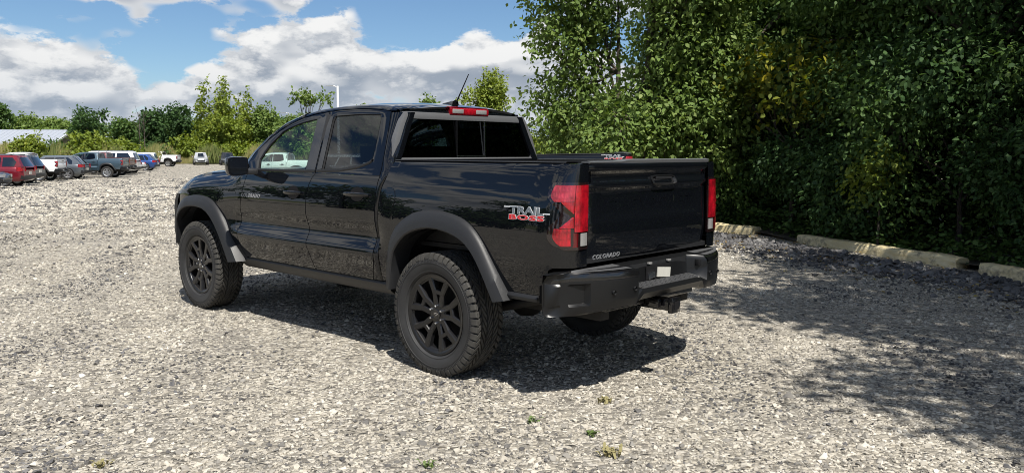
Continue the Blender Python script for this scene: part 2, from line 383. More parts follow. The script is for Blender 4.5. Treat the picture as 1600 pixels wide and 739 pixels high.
# fewer loose stones where wheels have packed the fines
worn = np.sin(sx * .8 + 1.1 * np.sin(sy * .9)) * np.sin(sy * 1.2 + 1.7 * np.sin(sx * .6 + 2)); keep &= RNG.random(len(sx)) > np.clip((worn - .25) * 1.5, 0, .72)
sx, sy = sx[keep], sy[keep]
x2, y2 = wedge(60000, 45, 118, 1.0); k2 = RNG.random(60000) < np.clip((np.hypot(x2 - CAM_POS.x, y2 - CAM_POS.y) - 45) / 20, 0, 1); sx, sy = np.r_[sx, x2[k2]], np.r_[sy, y2[k2]]
dist = np.hypot(sx - CAM_POS.x, sy - CAM_POS.y)
ss = np.exp(RNG.normal(math.log(.0078), .52, len(sx))); ss = np.clip(ss, .005, .03)
ss *= np.clip(dist / 8.5, 1, 3.6)
sz = np.array([lot_z(x, y) for x, y in zip(sx, sy)]) + ss * .15
# darker stone lies in streaks
def streak(x, y): return np.sin(x * 1.1 + 2.3 * np.sin(y * .7)) * np.sin(y * 1.9 + 1.3 * np.sin(x * .9 + 1)) + .5 * np.sin(x * 3.3 + y * 2.1)
dk = (streak(sx, sy) + RNG.normal(0, .5, len(sx))) > .92
P3 = np.stack([sx, sy, sz], 1)
stone_scatter('gravel', P3[~dk], ss[~dk], M['stone'], range(11, 19), 'pale crushed limestone gravel covering the lot')
stone_scatter('dark_gravel', P3[dk], ss[dk], M['stone_dark'], range(31, 37), 'dark grey stones mixed in streaks into the pale gravel')
# a windrow of coarser dark stone along the timbers under the trees
n = 9000; tt = RNG.random(n); base = np.array([4.6, -9.3]) * (1 - tt)[:, None] + np.array([-3.6, -5.3]) * tt[:, None]; off = np.abs(RNG.normal(0, .55, n)); nn = np.array([.44, .90])
q = base + nn * off[:, None]; zz = np.array([lot_z(*k) for k in q]); s3 = np.exp(RNG.normal(math.log(.022), .5, n)).clip(.008, .085)
stone_scatter('coarse_stones', np.c_[q, zz + s3 * .2 + .03 * np.exp(-off * 3)], s3, M['stone_dark'], range(41, 47), 'coarse blue grey stones banked along the timbers')

def timber(name, a, b, label):
    a, b = Vector(a), Vector(b); L = (b - a).length; n = 14; rings = []
    rg = random.Random(int(a.x * 100))
    for i in range(n + 1):
        t = i / n; w_, h_ = .115 * (1 + .06 * rg.uniform(-1, 1)), .145 * (1 + .07 * rg.uniform(-1, 1)); ch = .03; x = t * L
        if i in (0, n): w_ *= .93; h_ *= .95
        ring = [(-w_, -.03), (-w_ , h_ - ch), (-w_ + ch, h_), (w_ - ch, h_), (w_, h_ - ch), (w_, -.03)]
        rings.append([(x + .01 * rg.uniform(-1, 1) * (i in (0, n)), y + .006 * rg.uniform(-1, 1), z + .006 * rg.uniform(-1, 1)) for y, z in ring])
    o = MB().loft(rings).build(name, 'timber', angle=50); o.location = a; o.rotation_euler = (0, 0, math.atan2(b.y - a.y, b.x - a.x)); tag(o, label, 'parking curb', 'weathered kerb blocks along the trees'); return o
m, t, p = newmat('timber'); tcn = N(t, 'ShaderNodeTexCoord'); mp = N(t, 'ShaderNodeMapping'); t.links.new(tcn.outputs['Object'], mp.inputs[0]); mp.inputs['Scale'].default_value = (2.2, 9, 9)
c = mixc(t, maprange(t, noise(t, mp.outputs[0], 2.2, 8, .65), .3, .7), (.62, .50, .25), (.76, .67, .45)); c = mixc(t, maprange(t, noise(t, tcn.outputs['Object'], 5, 7, .7), .52, .68), c, (.17, .15, .11))
t.links.new(c, p.inputs['Base Color']); p.inputs['Roughness'].default_value = .85
bn = N(t, 'ShaderNodeBump'); t.links.new(noise(t, mp.outputs[0], 6, 8, .7), bn.inputs['Height']); bn.inputs['Strength'].default_value = .8; bn.inputs['Distance'].default_value = .02; t.links.new(bn.outputs[0], p.inputs['Normal']); M['timber'] = m
timber('parking_curb', (4.35, -9.52, 0), (2.63, -9.02, 0), 'yellowish kerb block nearest the black pickup tailgate')
timber('parking_curb', (1.53, -8.42, 0), (-1.18, -7.02, 0), 'long weathered yellow kerb block in the middle under the trees')
timber('parking_curb', (-1.52, -6.66, 0), (-3.6, -5.3, 0), 'yellow kerb block cut by the right edge of the photo')
M['weed'] = pmat('weed', (.10, .15, .035), .6); M['dry_weed'] = pmat('dry_weed', (.25, .22, .10), .8)
def weed(pos, n, h, mat, label):
    mb = MB(); rg = random.Random(int(pos[0] * 991 + pos[1] * 77))
    for _ in range(n):
        a = rg.uniform(0, 6.28); l = h * rg.uniform(.5, 1.2); w_ = rg.uniform(.003, .007); bx, by = rg.gauss(0, h * .62), rg.gauss(0, h * .62); d = Vector((math.cos(a), math.sin(a), 0)); sd_ = Vector((-d.y, d.x, 0)) * w_; p0 = Vector((bx, by, .0)); p1 = p0 + d * l * .4 + Vector((0, 0, l * .7)); p2 = p0 + d * l * .95 + Vector((0, 0, l * .75))
        mb.add([p0 - sd_, p0 + sd_, p1 + sd_ * 1.4, p1 - sd_ * 1.4, p2], [(0, 1, 2, 3), (3, 2, 4)])
    o = mb.build('weed', mat); o.location = (pos[0], pos[1], lot_z(*pos[:2]) + .005); tag(o, label, 'weed', 'weeds in the gravel'); return o
def gpix(px, py):
    d = FW + RT * ((px - 800) / FPX) - UP * ((py - 369.5) / FPX); k = -CAM_POS.z / d.z; q = CAM_POS + d * k; return (q.x, q.y)
weed(gpix(945, 628), 46, .032, 'dry_weed', 'yellowed weed tuft on gravel below the pickup bumper shadow')
weed(gpix(921, 679), 16, .028, 'weed', 'small bright green sprout in the gravel foreground')
weed(gpix(951, 712), 44, .038, 'dry_weed', 'dry grass tuft nearest the bottom edge of the photo')
weed(gpix(835, 660), 13, .03, 'weed', 'tiny green weed on gravel under the rear wheel')
weed(gpix(668, 735), 14, .035, 'weed', 'green weed cut by the bottom edge of the photo')
weed(gpix(155, 729), 26, .03, 'dry_weed', 'small dry weed in the lower left gravel')
# ------------------------------------------------------------------ the black pickup (x forward from the rear axle, y to its left)
YDp = pchip([(.44, .80), (.50, .838), (.555, .866), (.62, .886), (.70, .905), (.745, .9165), (.762, .9170), (.780, .9095), (.850, .8735), (.868, .8690), (.90, .8740), (.95, .8885), (.98, .8960), (1.0, .8990), (1.03, .9003), (1.06, .8998), (1.12, .8960), (1.18, .8890), (1.24, .8785), (1.305, .8613), (1.33, .85), (1.45, .80)])
YBp = pchip([(.44, .84), (.55, .868), (.65, .888), (.80, .904), (.90, .9085), (.98, .9085), (1.05, .9060), (1.12, .9005), (1.18, .8925), (1.24, .8800), (1.29, .8660), (1.33, .8535), (1.37, .840), (1.395, .826), (1.41, .808)])
def Yg(z): return .85 - .45 * (z - 1.33)
def Yside(x, z):
    wd = sm(.52, .72, x) * (1 - sm(2.55, 3.0, x)); y = YDp(z) * wd + YBp(z) * (1 - wd)
    if x < -.80: y -= (-.80 - x) ** 2 * .45
    if x > 3.5: y -= (x - 3.5) ** 2 * .42
    return y
def YS(x, z): return Yg(z) if z > 1.31 else Yside(x, z)
def hem(rows, d=.025, ax=1):
    def sh(p): q = list(p); q[ax] -= d; return tuple(q)
    rows = [[sh(r[0])] + list(r) + [sh(r[-1])] for r in rows]
    return [[sh(p) if 0 < j < len(rows[0]) - 1 else p for j, p in enumerate(rows[0])]] + rows + [[sh(p) if 0 < j < len(rows[0]) - 1 else p for j, p in enumerate(rows[-1])]]
xF = pchip([(.53, 2.50), (.56, 2.535), (.62, 2.575), (.75, 2.61), (1.01, 2.562), (1.28, 2.475), (1.31, 2.46)])
xM = pchip([(.53, 1.455), (.60, 1.475), (.79, 1.524), (.98, 1.540), (1.15, 1.528), (1.256, 1.49), (1.31, 1.445)])
xB = pchip([(.53, .735), (.62, .70), (.72, .668), (.82, .660), (1.157, .652), (1.25, .648), (1.31, .636)])
xG = pchip([(.45, .612), (.75, .615), (1.0, .622), (1.20, .602), (1.30, .565), (1.41, .535)])
ZS = [float(z) for z in np.linspace(.558, 1.304, 46)]
def door_panel(xf, xr, nx=16):
    rows = []
    for z in ZS: rows.append([(x, Yside(x, z), z) for x in np.linspace(xf(z) - .004, xr(z) + .004, nx)])
    # round the lower corners a little by following the edge curves
    return MB().grid(hem(rows))
def ring_frame(outer, inner, n=10, d_in=.02, lift=0.0):
    """outer/inner: lists of matching segments (polylines in x, z) that close up; a strip between them on the side of the cab"""
    O, I = [], []
    for a, b in zip(outer, inner): O += resample(a, n + 1)[:-1]; I += resample(b, n + 1)[:-1]
    def P(p, dy=0.): return (p[0], YS(p[0], p[1]) + dy + lift, p[1])
    mid = [((o[0] + i[0]) / 2, (o[1] + i[1]) / 2) for o, i in zip(O, I)]
    rows = [[P(p, -.02) for p in O], [P(p) for p in O], [P(p, .002) for p in mid], [P(p, 0) for p in I], [P(p, -d_in) for p in I]]
    return MB().grid(rows, False, True), I
fo = [[(2.446, 1.306), (1.452, 1.306)], [(1.452, 1.306), (1.458, 1.326), (1.508, 1.559), (1.560, 1.786)], [(1.560, 1.786), (1.72, 1.775), (1.92, 1.742), (2.14, 1.672), (2.32, 1.582), (2.475, 1.455), (2.515, 1.38)], [(2.515, 1.38), (2.446, 1.306)]]
fi = [[(2.315, 1.320), (1.601, 1.326)], [(1.601, 1.326), (1.641, 1.509), (1.692, 1.735)], [(1.692, 1.735), (1.80, 1.724), (1.92, 1.704), (2.131, 1.650), (2.285, 1.522), (2.353, 1.405)], [(2.353, 1.405), (2.315, 1.320)]]
ro = [[(1.443, 1.306), (.646, 1.306)], [(.646, 1.306), (.646, 1.332), (.673, 1.44), (.728, 1.646), (.768, 1.768)], [(.768, 1.768), (.92, 1.784), (1.184, 1.796), (1.40, 1.794), (1.552, 1.787)], [(1.552, 1.787), (1.500, 1.559), (1.450, 1.326), (1.443, 1.306)]]
ri = [[(1.372, 1.334), (1.153, 1.341), (.916, 1.373), (.800, 1.405)], [(.800, 1.405), (.790, 1.425), (.819, 1.578), (.860, 1.735), (.878, 1.748)], [(.878, 1.748), (1.15, 1.758), (1.460, 1.752)], [(1.460, 1.752), (1.472, 1.742), (1.372, 1.334)]]
def on_side(vsA, fs, x0, z0, s, eps, mirror_txt):
    """lay flat lettering on the body side; s = +1 left, -1 right"""
    vs = []
    for a in vsA:
        x = x0 - a[0] if s > 0 else x0 - WT + a[0]
        z = z0 + a[1]; vs.append((x, s * (YS(x, z) + eps + a[2]), z))
    return vs, fs

def tyre_wheel(parent_name='wheel'):
    """a wheel about the origin, outer face towards +y"""
    RT_, RR = .412, .268
    rim = MB(); n = 60
    rim.lathe([(.262, -.13), (.245, -.11), (.225, .0), (.232, .085), (.246, .098), (.262, .104), (.272, .106), (.274, .098), (.268, .088), (.268, -.12)], 60, close=True)
    cav = .088
    # five wide hexagonal openings, and between them pairs of small openings
    def bar(p, q, wa, wb, ya, yb, th=.03):
        p, q = Vector((p[0], 0, p[1])), Vector((q[0], 0, q[1])); d = (q - p).normalized(); sd_ = Vector((-d.z, 0, d.x))
        def sec(c, w_, y): return [tuple(c + sd_ * a * w_ + Vector((0, y + b, 0))) for a, b in ((-1.25, -th), (-1.0, -.007), (-.70, 0), (.70, 0), (1.0, -.007), (1.2, -th))]
        rim.loft([sec(p, wa, ya), sec(q, wb, yb)])
    pol = lambda r, a: (r * math.cos(R(a)), r * math.sin(R(a)))
    for k in range(5):
        a0 = 96 + 72 * k
        for sg in (-1, 1):
            bar(pol(.052, a0 + sg * 24), pol(.152, a0 + sg * 14.5), .0230, .0200, .084, .094)
            bar(pol(.147, a0 + sg * 14.5), pol(.258, a0 + sg * 19.5), .0205, .0250, .094, .103)
        bar(pol(.153, a0 - 15), pol(.153, a0 + 15), .0165, .0165, .0925, .0925)
        bar(pol(.247, a0 - 17), pol(.247, a0 + 17), .0100, .0100, .099, .099)
    rim.lathe([(.0, .088), (.045, .088), (.066, .084), (.078, .074), (.078, .03), (.0, .03)], 40)
    rim.lathe([(.236, .080), (.241, .097), (.252, .104), (.262, .1075), (.269, .108)], 60)
    w_ = rim.build(parent_name, 'rim_black', angle=28)
    bk = MB().lathe([(.0, -.01), (.165, -.01), (.165, -.03), (.0, -.03)], 40); bk.build('brake_disc', 'under', w_)
    ty = MB(); prof = [(.272, .092), (.276, .106), (.284, .114), (.300, .123), (.335, .131), (.362, .130), (.383, .124), (.388, .116), (.3935, .095), (.3945, .05), (.395, 0), (.3945, -.05), (.3935, -.095), (.388, -.116), (.383, -.124), (.335, -.131), (.30, -.124), (.270, -.100)]
    ty.lathe(prof, 96)
    # raised rings and letters blocks on the sidewall
    ty.lathe([(.3445, .1305), (.3455, .1335), (.350, .1333), (.351, .1300)], 96); ty.lathe([(.284, .115), (.286, .1195), (.290, .121), (.293, .1205)], 96)
    for k in range(150):
        a = 2 * math.pi * k / 150; ty.box((.3585 * math.cos(a), .1305, .3585 * math.sin(a)), (.014, .004, .005), Matrix.Rotation(-a, 3, 'Y'))
    tyo = ty.build('tyre', 'rubber', w_, angle=40)
    tr = MB(); nb = 52
    def block(r0, r1, a, da, y0, y1, skew):
        vs = []
        for r, kk in ((r0, 1.), (r1, .86)):
            for y in (y0, y1):
                for s in (-1, 1):
                    ang = a + s * da * kk + skew * y; dy = (y0 + y1) / 2 + (y - (y0 + y1) / 2) * (1 if r == r0 else .92)
                    vs.append((r * math.cos(ang), dy, r * math.sin(ang)))
        tr.add(vs, [(0, 1, 3, 2), (4, 6, 7, 5), (0, 4, 5, 1), (2, 3, 7, 6), (0, 2, 6, 4), (1, 5, 7, 3)])
    dA = math.pi / nb
    for i in range(nb):
        a = 2 * math.pi * i / nb; e = (i % 2) * .006
        for sg in (-1, 1):
            block(.390, .4125, a, dA * .76, sg * .078, sg * (.112 - e * .5), 2.2 * sg)
            block(.391, .4135, a + dA * .9, dA * .70, sg * .030, sg * .070, -4.0 * sg)
            # shoulder lugs wrapping onto the sidewall
            a1 = a; vs = []
            for (r, y) in ((.4105, sg * .110), (.405, sg * .121), (.388, sg * (.1295 - e * .3)), (.372 - e, sg * .1315)):
                for s in (-1, 1):
                    ang = a1 + s * dA * .72 + 2.2 * sg * sg * .10; vs.append((r * math.cos(ang), y, r * math.sin(ang)))
            for (r, y) in ((.390, sg * .105), (.36, sg * .118)):
                for s in (-1, 1):
                    ang = a1 + s * dA * .72 + 2.2 * sg * sg * .10; vs.append((r * math.cos(ang), y, r * math.sin(ang)))
            tr.add(vs, [(0, 1, 3, 2), (2, 3, 5, 4), (4, 5, 7, 6), (0, 8, 9, 1), (6, 7, 11, 10), (0, 2, 4, 6, 10, 8), (1, 9, 11, 7, 5, 3)])
        block(.391, .414, a + dA * .4, dA * .70, -.022, .022, 5.)
    tr.build('tread', 'tread', w_, angle=30)
    for k in range(6):
        a = R(30 + 60 * k); lg = MB().lathe([(0, .1035), (.0065, .1035), (.0088, .100), (.0088, .082)], 6, c=(.058 * math.cos(a), 0, .058 * math.sin(a))); lg.build('lug_nut', 'chrome', w_)
    cp = MB().lathe([(0, .096), (.030, .0955), (.034, .092), (.034, .08)], 32).build('centre_cap', 'gloss_black', w_)
    bow = [(-.021, .003), (-.0135, .0085), (-.006, .0085), (-.006, .0125), (.0075, .0125), (.006, .0085), (.021, .0085), (.0135, -.003), (.006, -.003), (.006, -.0085), (-.0075, -.0085), (-.006, -.003)]
    eb = MB(); I = [(x * .68, z * .62) for x, z in bow]
    eb.grid([[(-x, .0958, z) for x, z in bow], [(-x, .0985, z) for x, z in bow], [(-x, .0985, z) for x, z in I], [(-x, .0958, z) for x, z in I]], False, True); eb.build('emblem', 'chrome', w_, smooth=False)
    return w_

def seat(parent, x, y, w_):
    s = MB(); 
    s.loft([[(x + .25, y - w_, .78), (x + .25, y + w_, .78), (x + .27, y + w_, .92), (x + .27, y - w_, .92)], [(x - .25, y - w_, .76), (x - .25, y + w_, .76), (x - .23, y + w_, .88), (x - .23, y - w_, .88)]])
    s.loft([[(x - .20, y - w_ * .95, .84), (x - .20, y + w_ * .95, .84), (x - .33, y + w_ * .95, .84), (x - .33, y - w_ * .95, .84)], [(x - .32, y - w_ * .9, 1.28), (x - .32, y + w_ * .9, 1.28), (x - .43, y + w_ * .9, 1.28), (x - .43, y - w_ * .9, 1.28)], [(x - .36, y - w_ * .6, 1.36), (x - .36, y + w_ * .6, 1.36), (x - .44, y + w_ * .6, 1.36), (x - .44, y - w_ * .6, 1.36)]])
    so_ = s.build('seat', 'seat', parent, bevel=.03)
    return so_
def headrest(so_, x, y):
    h = MB(); h.box((x - .41, y, 1.455), (.10, .24, .13)); h.tube([(x - .40, y - .06, 1.33), (x - .405, y - .06, 1.42)], .008); h.tube([(x - .40, y + .06, 1.33), (x - .405, y + .06, 1.42)], .008); h.build('headrest', 'seat', so_, bevel=.03)

WT = 0.
def make_pickup():
    global WT
    T = empty('pickup_truck')
    both = ((1, 'left'), (-1, 'right'))
    for s, _ in both:
        side = (lambda mb: mb) if s > 0 else (lambda mb: mb.mirror())
        # ---- doors
        fd = side(door_panel(xF, xM)).build('front_door', 'black_paint', T)
        rd = side(door_panel(xM, xB)).build('rear_door', 'black_paint', T)
        fr, I = ring_frame(fo, fi); side(fr).build('window_frame', 'black_paint', fd)
        gl = MB(); gl.cap([(x, YS(x, z) - .010, z) for x, z in I]); side(gl).build('window', 'glass_front', fd, smooth=False)
        fr, I2 = ring_frame(ro, ri); side(fr).build('window_frame', 'black_paint', rd)
        gl = MB(); gl.cap([(x, YS(x, z) - .010, z) for x, z in I2]); side(gl).build('window', 'glass_privacy', rd, smooth=False)
        # rubber seals round the glass and black pillar covers
        for loop, par in ((I, fd), (I2, rd)):
            c = np.mean(np.array(loop), 0); inn = [(p[0] + (c[0] - p[0]) * .035, p[1] + (c[1] - p[1]) * .035) for p in loop]
            sl = MB().grid([[(x, YS(x, z) + .003, z) for x, z in loop], [(x, YS(x, z) - .006, z) for x, z in inn]], False, True); side(sl).build('window_seal', 'matte', par)
        bp1 = MB(); bp1.cap([(x, YS(x, z) + .004, z) for x, z in ((1.468, 1.335), (1.594, 1.335), (1.634, 1.509), (1.686, 1.728), (1.556, 1.762), (1.516, 1.559))]); side(bp1).build('pillar_cover', 'gloss_black', fd, smooth=False)
        bp2 = MB(); bp2.cap([(x, YS(x, z) + .004, z) for x, z in ((1.440, 1.335), (1.380, 1.342), (1.478, 1.745), (1.541, 1.762), (1.493, 1.559))]); side(bp2).build('pillar_cover', 'gloss_black', rd, smooth=False)
        # belt mouldings under the windows
        def moulding(pts, par):
            pts = resample(pts, 24); rows = [[(x, YS(x, z) + dy, z + dz_) for x, z in pts] for dy, dz_ in ((-.004, .012), (.007, .010), (.010, 0), (.007, -.011), (-.004, -.013))]
            side(MB().grid(rows)).build('belt_moulding', 'trim', par)
        moulding([(2.44, 1.316), (1.455, 1.322)], fd); moulding([(1.44, 1.323), (1.372, 1.326), (1.153, 1.333), (.99, 1.352), (.916, 1.364), (.80, 1.398), (.785, 1.412)], rd)
        # handles
        for (xa, xb, za, par) in ((1.835, 1.60, 1.150, fd), (1.02, .72, 1.168, rd)):
            h = MB(); n = 12; rings = []
            for i in range(n + 1):
                t = i / n; x = xa + (xb - xa) * t; b = math.sin(math.pi * min(1, max(0, t)))**.45; y0 = Yside(x, za); ww = .019 * (.55 + .45 * b)
                rings.append([(x, y0 + .004 + .036 * b + dy, za + dz_) for dy, dz_ in ((0, -ww), (.012, -ww * .6), (.014, ww * .5), (0, ww), (-.012, 0))])
            h.loft(rings); side(h).build('handle', 'black_paint', par, bevel=.003)
            x = (xa + xb) / 2
            cupr = [[(x + .085 * r_ * math.cos(a), Yside(x + .085 * r_ * math.cos(a), za + .052 * r_ * math.sin(a)) + .0025, za + .052 * r_ * math.sin(a)) for a in np.linspace(0, 2 * math.pi, 24, endpoint=False)] for r_ in (1, .5, .05)]
            side(MB().grid(cupr, False, True)).build('handle_recess', 'matte', par)
        # ---- mirror
        mir = MB(); cx, cy, cz = 2.40, 1.045, 1.352
        rings = []
        for (x, sy, sz) in ((2.30, 1.0, 1.0), (2.325, 1.04, 1.04), (2.36, .96, .98), (2.395, .76, .80), (2.405, .45, .45)):
            pl = [(-.092, -.045), (-.066, -.078), (.070, -.082), (.092, -.05), (.094, .050), (.078, .074), (-.078, .074), (-.092, .055)]
            rings.append([(x + .10 * (py_ * sy) * -.25, cy + py_ * sy, cz + pz * sz) for py_, pz in smooth_poly(pl, True, 1)])
        mir.loft(rings); mo = side(mir).build('wing_mirror', 'gloss_black', T, angle=45)
        gm = MB().cap([(2.2975 + .10 * py_ * -.25 * .86, cy + py_ * .86, cz + pz * .86) for py_, pz in smooth_poly(pl, True, 1)]); side(gm).build('mirror_glass', 'mirror_glass', mo, smooth=False)
        st = MB().loft([[(2.42, .82, 1.335), (2.30, .82, 1.325), (2.30, .82, 1.275), (2.42, .82, 1.285)], [(2.40, .985, 1.325), (2.33, .985, 1.32), (2.33, .985, 1.28), (2.40, .985, 1.285)]]); side(st).build('mirror_arm', 'trim', mo, bevel=.008)
        # ---- front fender
        afi = [(.43, .58), (.40, .80), (.33, .88), (.20, .945), (0, .968), (-.22, .945), (-.37, .85), (-.47, .74), (-.57, .60), (-.63, .50)]
        afo = [(.53, .58), (.50, .84), (.42, .955), (.25, 1.045), (0, 1.075), (-.26, 1.05), (-.43, .945), (-.56, .79), (-.68, .63), (-.775, .515)]
        ari = [(.425, .53), (.395, .77), (.33, .86), (.232, .935), (.06, .982), (-.12, .978), (-.295, .93), (-.40, .845), (-.48, .73), (-.57, .573)]
        aro = [(.50, .545), (.495, .757), (.44, .94), (.264, 1.062), (.08, 1.102), (-.12, 1.095), (-.298, 1.052), (-.42, .955), (-.52, .815), (-.665, .59)]
        def archfun(inner, outer, cx_):
            m_ = sorted([(cx_ + .35 * a[0] + .65 * b[0], .35 * a[1] + .65 * b[1]) for a, b in zip(inner, outer)]); return lin(m_), m_[0][0], m_[-1][0]
        af, a0, a1 = archfun(afi, afo, 3.337)
        zt = pchip([(2.44, 1.304), (2.70, 1.290), (3.0, 1.272), (3.3, 1.248), (3.6, 1.212), (3.85, 1.158), (4.02, 1.085), (4.12, 1.02)])
        us = sorted(set(list(np.linspace(2.50, 4.10, 44)) + [a0 + .001, a0 + .02, a1 - .001, a1 - .02, a0 - .002, a1 + .002])); rows_ = []
        for xl in us:
            zb = af(xl) if a0 <= xl <= a1 else (.55 if xl < a0 else .60)
            colp = []
            for v in np.linspace(0, 1, 26):
                z = zb + (zt(xl) - zb) * v; x = xl + (xF(min(z, 1.31)) + .004 - 2.50) * (1 - sm(2.5, 2.75, xl)) if xl < 2.75 else xl
                y = Yside(x, min(z, 1.30)); r_ = max(0, (z - (zt(xl) - .13)) / .13); y -= .075 * r_ ** 2.2 * sm(2.55, 2.9, x)
                if x > 3.9: y -= (x - 3.9) ** 1.5 * .5 * v
                colp.append((x, y, z))
            rows_.append(colp)
        side(MB().grid(hem(rows_, .03))).build('front_fender', 'black_paint', T)
        # ---- flares
        def flare(inner, outer, cx_, name):
            I_ = smooth_poly([(cx_ + a, b) for a, b in inner], False, 1); O_ = smooth_poly([(cx_ + a, b) for a, b in outer], False, 1)
            I_ = resample(I_, 44); O_ = resample(O_, 44); rows = []
            def tap(x): return Yside(x, .9) - .905 if x > 3.5 else 0.
            for k_, (t, dy, a_) in enumerate(((0, -.004, 1), (.03, .014, 0), (.20, .036, 0), (.62, .054, 0), (.93, .060, 0), (1., .052, 0), (1., .0, 0), (1.02, -.10, 0))):
                row = []
                for o, i in zip(O_, I_):
                    x, z = o[0] + (i[0] - o[0]) * t, o[1] + (i[1] - o[1]) * t
                    base_ = Yside(x, min(1.28, max(z, .56))) if t < .1 else .905 + tap(x)
                    row.append((x, base_ + dy, z))
                rows.append(row)
            fl = MB().grid(rows); 
            for e in (0, -1): fl.cap([r[e] for r in rows])
            side(fl).build(name, 'trim', T, angle=38)
        flare(afi, afo, 3.337, 'wheel_flare'); flare(ari, aro, 0., 'wheel_flare')
        # ---- wheel wells
        for cx_ in (0., 3.337):
            ww = MB(); rows = []
            for y, rr in ((.90, .53), (.86, .54), (.50, .54), (.48, .10)):
                rows.append([(cx_ + rr * 1.02 * math.cos(a), y, .44 + rr * math.sin(a)) for a in np.linspace(R(16), R(164), 28)])
            side(ww.grid(rows)).build('wheel_well', 'matte', T)
        lt = MB().loft([[(x, yb_, z) for yb_, z in ((.86, .600), (Yside(x, .65) + .012, .602), (Yside(x, .65) + .016, .622), (Yside(x, .65) + .006, .640), (.86, .640))] for x in (-.64, -.72, -.80, -.88)]); side(lt).build('lower_trim', 'trim', T, bevel=.003)
        # ---- rocker
        rk = MB(); rows = []
        for x in np.linspace(2.66, .55, 20):
            rows.append([(x, .80, .56), (x, .852, .552), (x, .862, .535), (x, .845, .49), (x, .80, .455), (x, .62, .45), (x, .62, .56)])
        side(rk.loft(rows)).build('rocker_panel', 'trim', T)
        # ---- cab corner behind the rear door
        rows = []
        for z in np.linspace(.56, 1.76, 50):
            xa = (xB(z) - .004) if z < 1.306 else np.interp(z, [1.306, 1.332, 1.44, 1.646, 1.768], [.637, .637, .664, .719, .758]); xe = xG(z) + .012 if z < 1.33 else float(np.interp(z, [1.33, 1.42, 1.76], [.567, .590, .615]))
            wz = sm(1.30, 1.45, z); xs_ = (xa - .002) * wz + (xe + .03) * (1 - wz); dp_ = .026 + .040 * wz; y = YS(xa, z); row = [(xa, y - .03, z), (xa, y, z)]
            for an in np.linspace(0, math.pi / 2, 8): row.append((min(xa - .001, xs_ - (xs_ - xe) * math.sin(an)), YS(xs_, z) - dp_ * (1 - math.cos(an)), z))
            row += [(xe + .002, YS(xe, z) - dp_ - .04, z), (.66, YS(xe, z) - dp_ - .05, z)]; rows.append(row)
        side(MB().grid(rows)).build('cab_corner', 'black_paint', T)
        # ---- a pillar
        E_ = resample([(1.90, 1.752), (2.14, 1.680), (2.32, 1.590), (2.475, 1.462), (2.522, 1.375), (2.50, 1.312)], 24)
        WE = resample([(1.90, .605, 1.800), (2.18, .655, 1.715), (2.40, .70, 1.600), (2.60, .74, 1.455), (2.74, .765, 1.330), (2.78, .77, 1.29)], 24)
        rows = [[(x, YS(x, z) - .02, z) for x, z in E_], [(x, YS(x, z) - .001, z + .003) for x, z in E_], [((e[0] * .6 + w2[0] * .4), YS(*e) * .72 + w2[1] * .28 + .006, (e[1] * .55 + w2[2] * .45) + .004) for e, w2 in zip(E_, WE)], [tuple(w2) for w2 in WE], [(w2[0] - .01, w2[1] - .01, w2[2] - .02) for w2 in WE]]
        side(MB().grid(rows)).build('a_pillar', 'black_paint', T)
        # ---- bed side
        ab, b0, b1 = archfun(ari, aro, 0.)
        us = sorted(set(list(np.linspace(.60, -.93, 52)) + [b0 + .001, b0 + .02, b1 - .001, b1 - .02, b0 - .002, b1 + .002]), reverse=True); rows_ = []
        zlo = lin([(-1.2, .815), (-.965, .815), (-.905, .63), (-.86, .615), (.7, .56)])
        plan = [(u_, None) for u_ in us] + [(None, a) for a in np.linspace(0, math.pi / 2, 9)[1:]] + [('r', q_) for q_ in (.74, .715, .688)]
        for kind_, a in plan:
            colp = []
            for v in np.linspace(0, 1, 34):
                if kind_ == 'r' or kind_ is None: zb = .815 if (kind_ == 'r' or a > .2) else .80
                else: zb = ab(kind_) if b0 <= kind_ <= b1 else zlo(kind_)
                z = zb + (1.410 - zb) * v
                if kind_ == 'r': x, y = -1.077, a - (.908 - YBp(z)) * .12
                elif kind_ is None:
                    ys = Yside(-.93, z); y = .752 + (ys - .752) * math.cos(a); x = -.93 - .147 * math.sin(a)
                else:
                    x = kind_
                    if x > .45: x = x + (xG(z) - .008 - .60) * sm(.45, .60, x)
                    y = Yside(x, z)
                colp.append((x, y, z))
            top_ = colp[-1]; colp += [(top_[0] + (.02 if kind_ == 'r' else 0), top_[1] - .02, 1.414), (top_[0] + (.05 if kind_ == 'r' else 0), max(.66, top_[1] - .11), 1.412), (top_[0] + (.05 if kind_ == 'r' else 0), max(.66, top_[1] - .115), 1.30)]
            rows_.append(colp)
        bs = side(MB().grid(rows_)).build('bed_side', 'black_paint', T)
        rail = MB(); rows = []
        for x in np.linspace(.53, -1.0, 24):
            yb = Yside(x, 1.405); rows.append([(x, yb - .004, 1.4165), (x, yb - .012, 1.4215), (x, yb - .09, 1.4205), (x, yb - .118, 1.416), (x, yb - .122, 1.36)])
        side(rail.grid(rows)).build('bed_rail_cap', 'trim', T)
        iw = MB().grid([[(x, .70 if abs(x) > .42 else .70, z) for x in (.50, -1.03)] for z in (.86, 1.40)]); side(iw).build('bed_inner_wall', 'trim', T)
        fdr = MB(); cxx, czz = .50, 1.155; c_ = smooth_poly([(-.07, -.075), (.07, -.075), (.07, .075), (-.07, .075)], True, 2)
        def FD(dx, dz_, e): return (cxx + dx, Yside(cxx + dx, czz + dz_) + e, czz + dz_)
        fdr.grid([[FD(dx * k_, dz_ * k_, e) for dx, dz_ in c_] for k_, e in ((1.06, -.002), (1.0, -.0005), (.99, .0035), (.5, .0035), (.02, .0035))], False, True)
        if s > 0: fdr.build('fuel_door', 'black_paint', bs)
